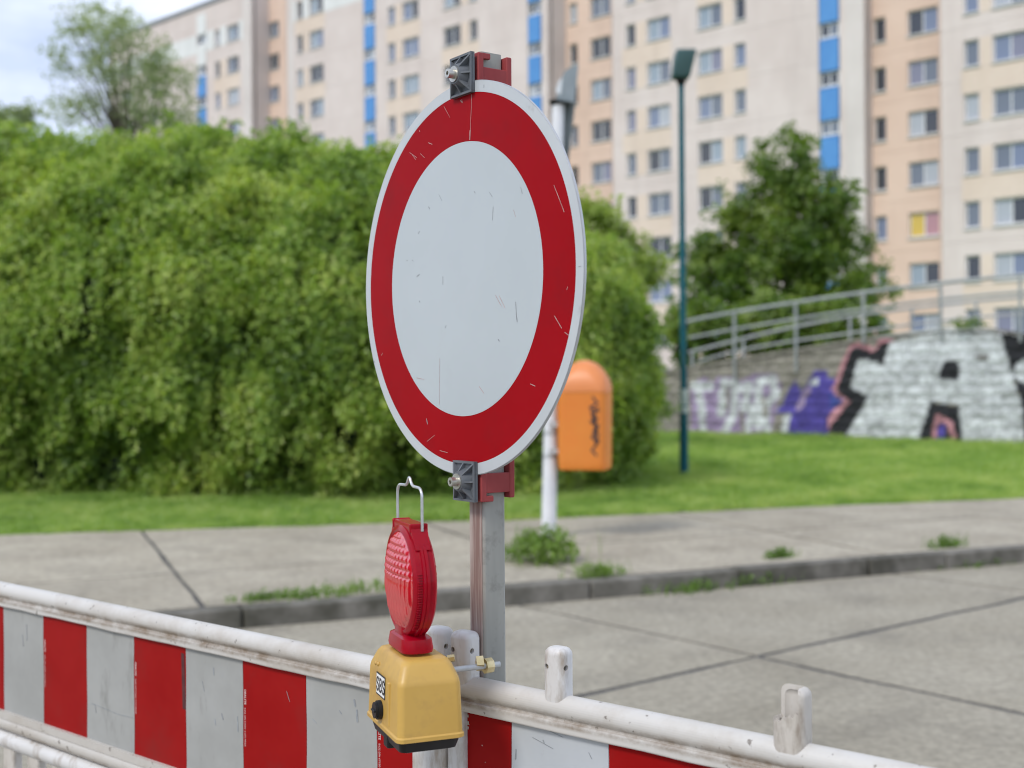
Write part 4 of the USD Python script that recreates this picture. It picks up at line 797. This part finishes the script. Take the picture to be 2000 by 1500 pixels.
# ------------------------------------------------------------------ barrier fences
FA = np.array([-.036, 1.837, 0]); FE = np.array([.762, -.648, 0]); FE /= np.linalg.norm(FE); FN = np.array([FE[1], -FE[0], 0])
if FN[1] > 0: FN = -FN
FF = frame([0, 0, 0], FE, -FN, [0, 0, 1])                        # local x along (right, nearer), y backwards, z up
def fence(label, s0, s1, pw0, pw1, knobs, fresh, broken, textat):
    o = FA + FE * s0; t = thing('barrier_fence', label, 'barrier', (o[0], o[1], 0))
    def fo(name, m, mt, parent=t, smooth=30, **k): return obj(name, put(m, FF), mt, parent, smooth, **k)
    L = s1 - s0
    # top rail: round tube with a lip that overlaps the board, as one section along the fence
    circ = sg.Point(0, .9900).buffer(.0182, resolution=9); lip = sg.box(-.0172, .9575, .0172, .9735).buffer(-.003).buffer(.003, resolution=3)
    neck = sg.Polygon([(-.0125, .980), (.0125, .980), (.0130, .966), (-.0130, .966)])
    sec = circ.union(lip).union(neck).buffer(.0015).buffer(-.0015)
    def along(poly, a_, b_, nseg=40, wob=.0):
        xy = np.array(poly.exterior.coords)[:-1]; rings = []
        for k_ in range(nseg + 1):
            x = a_ + (b_ - a_) * k_ / nseg; d_ = wob * (meshkit.noise(np.array([[x * 14 + s0, 0, 0]]))[0] - .5) if wob else 0
            low = xy[:, 1] < .9615
            rings.append(np.stack([np.full(len(xy), x), xy[:, 0], xy[:, 1] + low * d_], 1))
        return loft(rings)
    fo('top_rail', along(sec, 0, L, 90, .002), M['rail_top'], smooth=50)
    ledge = sg.Polygon([(-.0165, .722), (.0165, .722), (.0165, .706), (-.0165, .706)]); bead = sg.Point(0, .6935).buffer(.0185, resolution=6)
    fo('middle_rail', along(ledge.union(bead), 0, L, 30), M['rail_low'], smooth=50)
    fo('lower_rail', along(sg.Point(0, .6555).buffer(.0195, resolution=6), .02, L - .02, 30), M['plastic'], smooth=50)
    fo('bottom_rail', along(sg.Point(0, .16).buffer(.02, resolution=6), .02, L - .02, 8), M['plastic'], smooth=50)
    fo('end_post', rbox(0, pw0, -.0175, .0175, .05, .966, .006), M['plastic']); fo('end_post', rbox(L - pw1, L, -.0175, .0175, .05, .966, .006), M['plastic'])
    x = pw0 + .05; 
    while x < L - pw1 - .06:
        fo('baluster', rbox(x, x + .048, -.011, .011, .17, .645, .005), M['plastic_dirty']); x += .105
    board = fo('panel_board', box(pw0 - .002, L - pw1 + .002, -.006, .008, .712, .961), M['plastic'], smooth=False)
    P_ = (L - pw0 - pw1) / 12; x = pw0; rs = random.Random(int(abs(s0) * 100))
    for k_ in range(13):
        w_ = P_ / 2 if k_ in (0, 12) else P_; red = k_ % 2 == 0
        a_, b_ = x, x + w_
        n_ = 10; zz_ = np.linspace(.7145, .9595, n_)
        def ed(xx, sd): return [(xx + .0006 * math.sin(z_ * 40 + sd) + rs.uniform(-.0002, .0002), z_) for z_ in zz_]
        pg = sg.Polygon(ed(a_ + .0005, k_) + ed(b_ - .0005, k_ + 1)[::-1])
        m = extrude(pg, .0012); m = tm(m); v_ = np.array(m.vertices); m = trimesh.Trimesh(np.stack([v_[:, 0], -.0062 - v_[:, 2], v_[:, 1]], 1), m.faces[:, ::-1], process=False)
        mt = M['stripe_red'] if red else M['stripe_fresh' if fresh else 'stripe_white']
        st = fo('red_stripe' if red else 'white_stripe', m, mt, board, smooth=False)
        if red and k_ not in (0,):
            for txt, h_, z_, bold in textat:
                tx = meshkit.text_mesh(txt, h_, .0002, bold); v_ = np.array(tx.vertices)
                tx = trimesh.Trimesh(np.stack([a_ + .004 + (h_ - v_[:, 1]) * 0 + v_[:, 1], -.0075 - v_[:, 2], z_ - v_[:, 0]], 1), tx.faces[:, ::-1], process=False)
                fo('print', tx, M['print'], st, smooth=False, kind='stuff')
        x += w_
    def onb(x, y):                                               # pixel -> (along, z) on the board's face
        q = ray(x, y); o_ = FA + FN * .0075; t_ = (o_ - np.array([0, 0, EYE])) @ FN / (q @ FN); p_ = np.array([0, 0, EYE]) + t_ * q; return (p_ - FA) @ FE - s0, p_[2]
    def flatmark(g_, d_): m = extrude(g_, .0004); v_ = np.array(m.vertices); return trimesh.Trimesh(np.stack([v_[:, 0], -d_ - v_[:, 2], v_[:, 1]], 1), m.faces[:, ::-1], process=False)
    if not fresh:
        fo('dark_strip', flatmark(sg.Polygon([onb(*p) for p in ((354, 1275), (360, 1277), (363, 1386), (357, 1384))]), .0075), M['tapemark'], board, smooth=False, label='dark rubbed strip at the edge of a red stripe')
        ls = [([(178, 1374), (186, 1376), (188, 1392)], .0006), ([(186, 1376), (230, 1395), (260, 1402)], .0004), ([(417, 1305), (418, 1318)], .0012), ([(464, 1400), (465, 1428)], .0012), ([(433, 1394), (436, 1405)], .0012), ([(420, 1405), (421, 1415)], .0011), ([(697, 1388), (698, 1408)], .0022), ([(692, 1368), (694, 1378)], .0020), ([(663, 1388), (667, 1394)], .0009), ([(52, 1220), (53, 1250)], .0010), ([(44, 1240), (46, 1262)], .0009), ([(610, 1404), (618, 1412)], .0006), ([(560, 1350), (566, 1370)], .0004), ([(395, 1330), (399, 1350)], .0006)]
    else:
        ls = [([(1008, 1464), (1007, 1482)], .0011), ([(1012, 1406), (1020, 1404)], .0011), ([(1061, 1446), (1063, 1452)], .0009), ([(1040, 1440), (1080, 1462)], .0003), ([(1019, 1402), (1100, 1440)], .0003), ([(1150, 1470), (1156, 1482)], .0005), ([(1100, 1420), (1104, 1436)], .0005)]
    fo('scuffs', [flatmark(sg.LineString([onb(*p) for p in pts]).buffer(w_, resolution=2), .0076) for pts, w_ in ls], M['scuff'], board, smooth=False, kind='stuff')
    if fresh:
        ch = random.Random(12); bl_ = []
        for x_, y_, r0 in [(919, 1385, .0030), (927, 1383, .0024), (936, 1388, .0022), (948, 1391, .0018), (914, 1412, .0036), (914, 1421, .003), (913, 1398, .003), (960, 1394, .0014), (942, 1456, .0009), (948, 1489, .0008)]:
            c_ = onb(x_, y_); bl_.append(sg.Polygon([(c_[0] + r0 * ch.uniform(.5, 1.25) * math.cos(a_), c_[1] + r0 * ch.uniform(.5, 1.25) * math.sin(a_)) for a_ in np.linspace(0, 5.6, 9)]).buffer(0))
        for x_, y_, r0 in [(1044, 1410, .0024), (1046, 1412, .0018), (1156, 1438, .0028), (1158, 1440, .002)]:
            c_ = onb(x_, y_); bl_.append(sg.Point(c_).buffer(r0, resolution=3))
        fo('paint_chips', [flatmark(g_, .0076) for g_ in bl_], M['plastic'], board, smooth=False, kind='stuff')
    rg = random.Random(7)
    for k_, ks in enumerate(knobs):
        ks = ks - s0; isb = broken is not None and abs(ks + s0 - broken) < .01; hw, hd_ = (.0215, .0172) if isb else (.0185, .0158) if ks > .1 and ks < 1 else (.0205, .0168)
        s_ = Manifold.sphere(.0105, 16)
        def kn(g_): return Manifold.batch_hull([Manifold.sphere(.011 - g_ * .3, 16).translate([x_, y_, z_]) for x_ in (-hw + .011 + g_ * .7, hw - .011 - g_ * .7) for y_ in (-hd_ + .011 + g_ * .7, hd_ - .011 - g_ * .7) for z_ in (.993, 1.0755 - .011 - g_)])
        k3 = kn(0)
        if isb:
            k3 = k3 - kn(.0035)
            # break away the front left upper part with a jagged edge
            jag = [(-.04, 1.032), (-.021, 1.036), (-.017, 1.031), (-.013, 1.037), (-.009, 1.033), (-.004, 1.040), (.000, 1.038), (.004, 1.043), (.009, 1.040), (.012, 1.047), (.0155, 1.045), (.0165, 1.054), (.0145, 1.061), (.0165, 1.067), (.013, 1.0745), (.004, 1.10), (-.04, 1.10)]
            cut = tm(extrude(sg.Polygon(jag), .040)); v_ = np.array(cut.vertices); cut = trimesh.Trimesh(np.stack([v_[:, 0], v_[:, 2] - .0300, v_[:, 1]], 1), cut.faces[:, ::-1], process=False)
            cut.fix_normals(); k3 = k3 - Manifold(m3.Mesh(np.asarray(cut.vertices, np.float32), np.asarray(cut.faces, np.uint32)))
        else:
            k3 = k3 - Manifold.cylinder(.01, .0042, .0042, 14).rotate([90, 0, 0]).translate([-.010, -hd_ + .006, 1.048]) - Manifold.cylinder(.01, .0042, .0042, 14).rotate([0, 90, 0]).translate([.0 + hw - .005, -.006, 1.048])
        m = tm(k3); m.apply_translation([ks, 0, 0])
        fo('knob', m, M['plastic_dirty' if isb else 'plastic'], smooth=35, label='broken stump with a torn open top' if isb else None)
        if isb:
            sc_ = trimesh.creation.cylinder(.004, .003, sections=12); sc_.apply_transform(trimesh.transformations.rotation_matrix(np.pi / 2, [1, 0, 0])); sc_.apply_translation([ks + .009, .0145, 1.051]); fo('screw', sc_, M['zinc'])
        else:
            ho = [trimesh.creation.cylinder(.0038, .002, sections=12) for _ in (0, 1)]
            ho[0].apply_transform(trimesh.transformations.rotation_matrix(np.pi / 2, [1, 0, 0])); ho[0].apply_translation([ks - .010, -hd_ + .0055, 1.048]); ho[1].apply_transform(trimesh.transformations.rotation_matrix(np.pi / 2, [0, 1, 0])); ho[1].apply_translation([ks + hw - .0050, -.006, 1.048])
            fo('hole', ho, M['grime'], smooth=False, kind='stuff')
    for x in (.25, L - .25):
        fo('foot', loft([rring(.06, .36, .04, 0) + np.array([x, 0, 0]), rring(.06, .36, .04, .07) + np.array([x, 0, 0]), rring(.035, .30, .03, .12) + np.array([x, 0, 0])]), M['rubber'])
    return t
TXT = [('ORALITE', .0046, .905, True), ('5431 DIN 67520-2 471 RA1/A', .0034, .872, False)]
fence('left white plastic barrier fence with greyish striped board, left of the warning lamp', -.078 - 2.237, -.078, .070, .073, [-2.285, -2.105, -1.735, -.1045], False, None, TXT)
fence('right white plastic barrier fence with cleaner striped board and one broken top stump', -.075, 2.095, .035, .035, [-.0505, .1307, .4974, 1.4, 2.06], True, .4974, TXT[:0] + [('2', .004, .75, True)])

# ------------------------------------------------------------------ warning lamp
LC = np.array([(804 - 1000) / F * 1.77, 1.77, 0]); E1 = np.array([-.93, -.365, 0]); E1 /= np.linalg.norm(E1); E2 = np.array([-E1[1], E1[0], 0])
if E2[1] > 0: E2 = -E2
LF = frame([0, 0, 0], E2, E1, [0, 0, 1])                         # local x along the wide face (right, nearer), y out of the face with the label
lamp = thing('warning_lamp', 'red roadwork warning lamp with yellow battery box on the barrier', 'warning lamp', tuple(LC))
def lo(name, m, mt, parent=lamp, smooth=30, **k):
    m = put(m, LF)
    if name in ('collar', 'lens_housing', 'lens_bracket', 'lens', 'reflector', 'rim_rib', 'handle'): m.apply_translation(E1 * .0045 + np.array([0, 0, .004]))
    return obj(name, m, mt, parent, smooth, **k)
Zb = .963
bx = lo('battery_box', loft([rring(.0835, .0475, .010, Zb - .004), rring(.0855, .0495, .011, Zb - .003), rring(.0855, .0495, .011, Zb + .002), rring(.0835, .0475, .010, Zb + .004), rring(.0808, .0455, .010, Zb + .071), rring(.0788, .0442, .011, Zb + .079), rring(.0690, .0375, .012, Zb + .0965), rring(.0640, .0335, .012, Zb + .1022), rring(.057, .028, .012, Zb + .1045)]), M['box_yellow'], smooth=38)
for (x_, z_) in ((-.044, .081), (-.032, .082)):
    s_ = trimesh.creation.icosphere(2, .0035); s_.apply_translation([x_, .0430, Zb + z_]); lo('rivet', s_, M['box_yellow'], bx)
rb_ = rbox(.030, .038, .040, .0485, Zb + .008, Zb + .070, .002); rb_.apply_transform(np.eye(4)); lo('rib', rb_, M['box_yellow'], bx)
lo('base_tray', [loft([rring(.066, .036, .008, Zb - .022), rring(.071, .041, .008, Zb - .020), rring(.080, .0445, .010, Zb - .0045)]), rbox(-.01, .012, .03, .0435, Zb - .030, Zb - .010, .003)], M['rubber'])
def on_face(m, tiltz=True):
    """move a mesh drawn in (x, y = up, z = out) onto the slanting label face"""
    v = np.array(m.vertices); f = (v[:, 1] - .004) / .070; yy = .0476 - (.0021) * f + v[:, 2] + .0003
    return trimesh.Trimesh(np.stack([v[:, 0], yy, Zb + v[:, 1]], 1), m.faces, process=False)
def onf(m): m = on_face(m); m.fix_normals(); return m
lx, lz, lw, lh = -.032, .041, .044, .030
lb_ = extrude(sg.box(lx, lz, lx + lw, lz + lh).buffer(.001), .0004); lb = lo('label', onf(lb_), M['label_black'], bx, smooth=False, label='white sticker with the letters SBS in a black border')
wb_ = extrude(sg.box(lx + .0012, lz + .0012, lx + lw - .0012, lz + lh - .0012), .0003); wb_.apply_translation([0, 0, .00045]); lo('label_field', onf(wb_), M['label_white'], lb, smooth=False)
tx = meshkit.text_mesh('SBS', .0195, .0003, True); tw = tx.bounds[1, 0] - tx.bounds[0, 0]; tx.apply_translation([lx + .004 - tx.bounds[0, 0], lz + .0055, .0008]); 
v_ = np.array(tx.vertices); v_[:, 0] = np.minimum(lx + .0025 + (v_[:, 0] - lx - .004) * min(1.0, (lw - .002) / tw) , lx + lw - .0004); tx = trimesh.Trimesh(v_, tx.faces, process=False); lo('lettering', onf(tx), M['label_black'], lb, smooth=False, kind='stuff')
kb = [trimesh.creation.cylinder(.0135, .006, sections=28), trimesh.creation.cylinder(.0115, .010, sections=28)]
kb[0].apply_translation([-.008, .022, .003]); kb[1].apply_translation([-.008, .022, .005]); 
lk = cat(kb); lock = lo('lock', onf(lk), M['rubber'], bx, smooth=40); sl_ = rbox(-.0165, .0005, .0205, .0235, .009, .0125, .0008); lo('slot', onf(sl_), M['rubber'], lock)
Zc, Rr = Zb + .1045 + .0985, .083
LSH = np.array([0, -.003, 0])
# foot collar
lo('collar', [loft([rring(.047, .023, .018, Zb + .105), rring(.048, .024, .018, Zb + .110), rring(.046, .022, .018, Zb + .124), rring(.030, .014, .012, Zb + .130)]), rbox(-.022, .022, -.0185, .0185, Zb + .108, Zb + .144, .006)], M['red_plastic'], smooth=40)
# housing ring: revolved profile about the lamp's axis (local y), hollow for the lenses
def rev(prof, n=72):
    prof = np.array(prof); a_ = np.linspace(0, 2 * np.pi, n, endpoint=False)
    rings = [np.stack([prof[:, 0] * math.cos(t_), prof[:, 1], prof[:, 0] * math.sin(t_)], 1) for t_ in a_]
    k_ = len(prof); v = np.vstack(rings); f = []
    for i_ in range(n):
        b0_, b1_ = i_ * k_, ((i_ + 1) % n) * k_
        for j_ in range(k_):
            j2 = (j_ + 1) % k_; f += [(b0_ + j_, b1_ + j_, b1_ + j2), (b0_ + j_, b1_ + j2, b0_ + j2)]
    m = trimesh.Trimesh(v, np.array(f), process=False)
    if m.volume < 0: m.invert()
    return m
hp = [(.0690, -.0155), (.0715, -.0175), (.0755, -.0165), (.0790, -.0135), (.0800, -.0055), (Rr, -.0045), (Rr, -.0012), (.0818, 0), (Rr, .0012), (Rr, .0045), (.0800, .0055), (.0790, .0135), (.0755, .0165), (.0715, .0175), (.0690, .0155)]
hr = rev(hp); hr.apply_translation([0, 0, Zc]); lo('lens_housing', hr, M['red_plastic'], smooth=38)
hb_ = Manifold.hull_points(np.array([(x, y, Zc + .0835) for x in (-.041, .041) for y in (-.0115, .0115)] + [(x, y, Zc + .079) for x in (-.044, .044) for y in (-.0125, .0125)] + [(x, y, Zc + .050) for x in (-.0655, .0655) for y in (-.0105, .0105)]))
hb_ = hb_ - Manifold.cylinder(.05, .069, .069, 48).rotate([90, 0, 0]).translate([0, .025, Zc])
lo('lens_bracket', [tm(hb_), rbox(.0385, .0455, -.0135, .0135, Zc + .071, Zc + .0845, .002), rbox(-.0455, -.0385, -.0135, .0135, Zc + .071, Zc + .0845, .002)], M['red_plastic'])
def lens(sgn):
    nr, na = 60, 190; r_ = np.linspace(0, .0698, nr); a_ = np.linspace(0, 2 * np.pi, na, endpoint=False); RR, AA = np.meshgrid(r_, a_, indexing='ij')
    x_, z_ = RR * np.cos(AA), RR * np.sin(AA)
    bulge = .011 * (1 - (RR / .0698) ** 2) ** .8
    cx = np.abs(np.sin(np.pi * x_ / .0128)); cz = np.abs(np.sin(np.pi * z_ / .0100))
    rel = np.where(z_ > .006, np.sqrt(cx * cz), .75 * cx + .25 * (np.abs(np.sin(np.pi * z_ / .03)))) * .0034 * np.clip((.069 - RR) / .006, 0, 1)
    y_ = sgn * (.0148 + bulge + rel)
    V1 = np.stack([x_, y_, z_], -1).reshape(-1, 3); V2 = np.stack([x_, sgn * (.0112 + bulge * .7), z_], -1).reshape(-1, 3)
    i_, j_ = np.meshgrid(np.arange(nr - 1), np.arange(na), indexing='ij'); qd = np.stack([i_ * na + j_, (i_ + 1) * na + j_, (i_ + 1) * na + (j_ + 1) % na, i_ * na + (j_ + 1) % na], -1).reshape(-1, 4)
    f1 = np.vstack([qd[:, [0, 1, 2]], qd[:, [0, 2, 3]]]); nV = len(V1); f2 = f1[:, ::-1] + nV
    ja = np.arange(na); o_ = (nr - 1) * na; f3 = np.vstack([np.stack([o_ + ja, o_ + nV + ja, o_ + nV + (ja + 1) % na], 1), np.stack([o_ + ja, o_ + nV + (ja + 1) % na, o_ + (ja + 1) % na], 1)])
    m = trimesh.Trimesh(np.vstack([V1, V2]), np.vstack([f1, f2, f3]), process=False)
    if m.volume < 0: m.invert()
    m.apply_translation([0, 0, Zc]); return m
lo('lens', lens(1), M['red_lens'], smooth=50); lo('lens', lens(-1), M['red_lens'], smooth=50)
rf = trimesh.creation.cylinder(.064, .004, sections=40); rf.apply_transform(trimesh.transformations.rotation_matrix(np.pi / 2, [1, 0, 0])); rf.apply_translation([0, 0, Zc]); lo('reflector', rf, M['reflector'])
for k_ in range(26):                                            # ribs on the rim towards the camera
    a_ = math.radians(-52 + 2.6 * k_); rbm = rbox(-.0008, .0008, -.0035 + .009, .0035 + .009, .0795, .0812, .0004, 4)
    rbm.apply_transform(trimesh.transformations.rotation_matrix(math.pi / 2 - a_, [0, 1, 0])); rbm.apply_translation([0, 0, Zc]); lo('rim_rib', rbm, M['red_plastic'])
hz = Zc + .080
def bow(pts, r, n=7):
    p = [np.array(q, float) for q in pts]; out = [p[0]]
    for a_, b_, c_ in zip(p[:-2], p[1:-1], p[2:]):
        d0, d1_ = (a_ - b_), (c_ - b_); rr0 = min(r, np.linalg.norm(d0) * .49, np.linalg.norm(d1_) * .49); q0, q1 = b_ + d0 / np.linalg.norm(d0) * rr0, b_ + d1_ / np.linalg.norm(d1_) * rr0
        for t_ in np.linspace(0, 1, n): out.append((1 - t_) ** 2 * q0 + 2 * t_ * (1 - t_) * b_ + t_ ** 2 * q1)
    return np.array(out + [p[-1]])
lo('handle', tube(bow([(-.0475, .004, hz - .006), (-.0475, .004, hz + .054), (-.009, .001, hz + .055), (0, 0, hz + .070), (.009, -.001, hz + .055), (.0475, -.004, hz + .054), (.0475, -.004, hz - .006)], .014), .0021, 10), M['wire'], smooth=60)
# bolt to the barrier
pa = at(880, 1309, 1.80) - LC; pb_ = at(976, 1297, 1.835) - LC; ax_ = (pb_ - pa) / np.linalg.norm(pb_ - pa)
bolt = obj('mounting_bolt', tube([pa, pb_], .0042, 14), M['galv'], lamp)
nt = tube([at(946, 1301, 1.826) - LC, at(960, 1299, 1.832) - LC], .0115, 8); obj('nut', nt, M['zinc_yellow'], bolt, smooth=25)
nt = tube([at(930, 1296, 1.824) - LC, at(944, 1295, 1.826) - LC], .011, 4); obj('clamp_block', nt, M['zinc_yellow'], bolt, smooth=25)
nt = tube([at(874, 1287, 1.80) - LC, at(888, 1285, 1.80) - LC], .0055, 6); obj('nut', nt, M['zinc_yellow'], bolt, smooth=25)
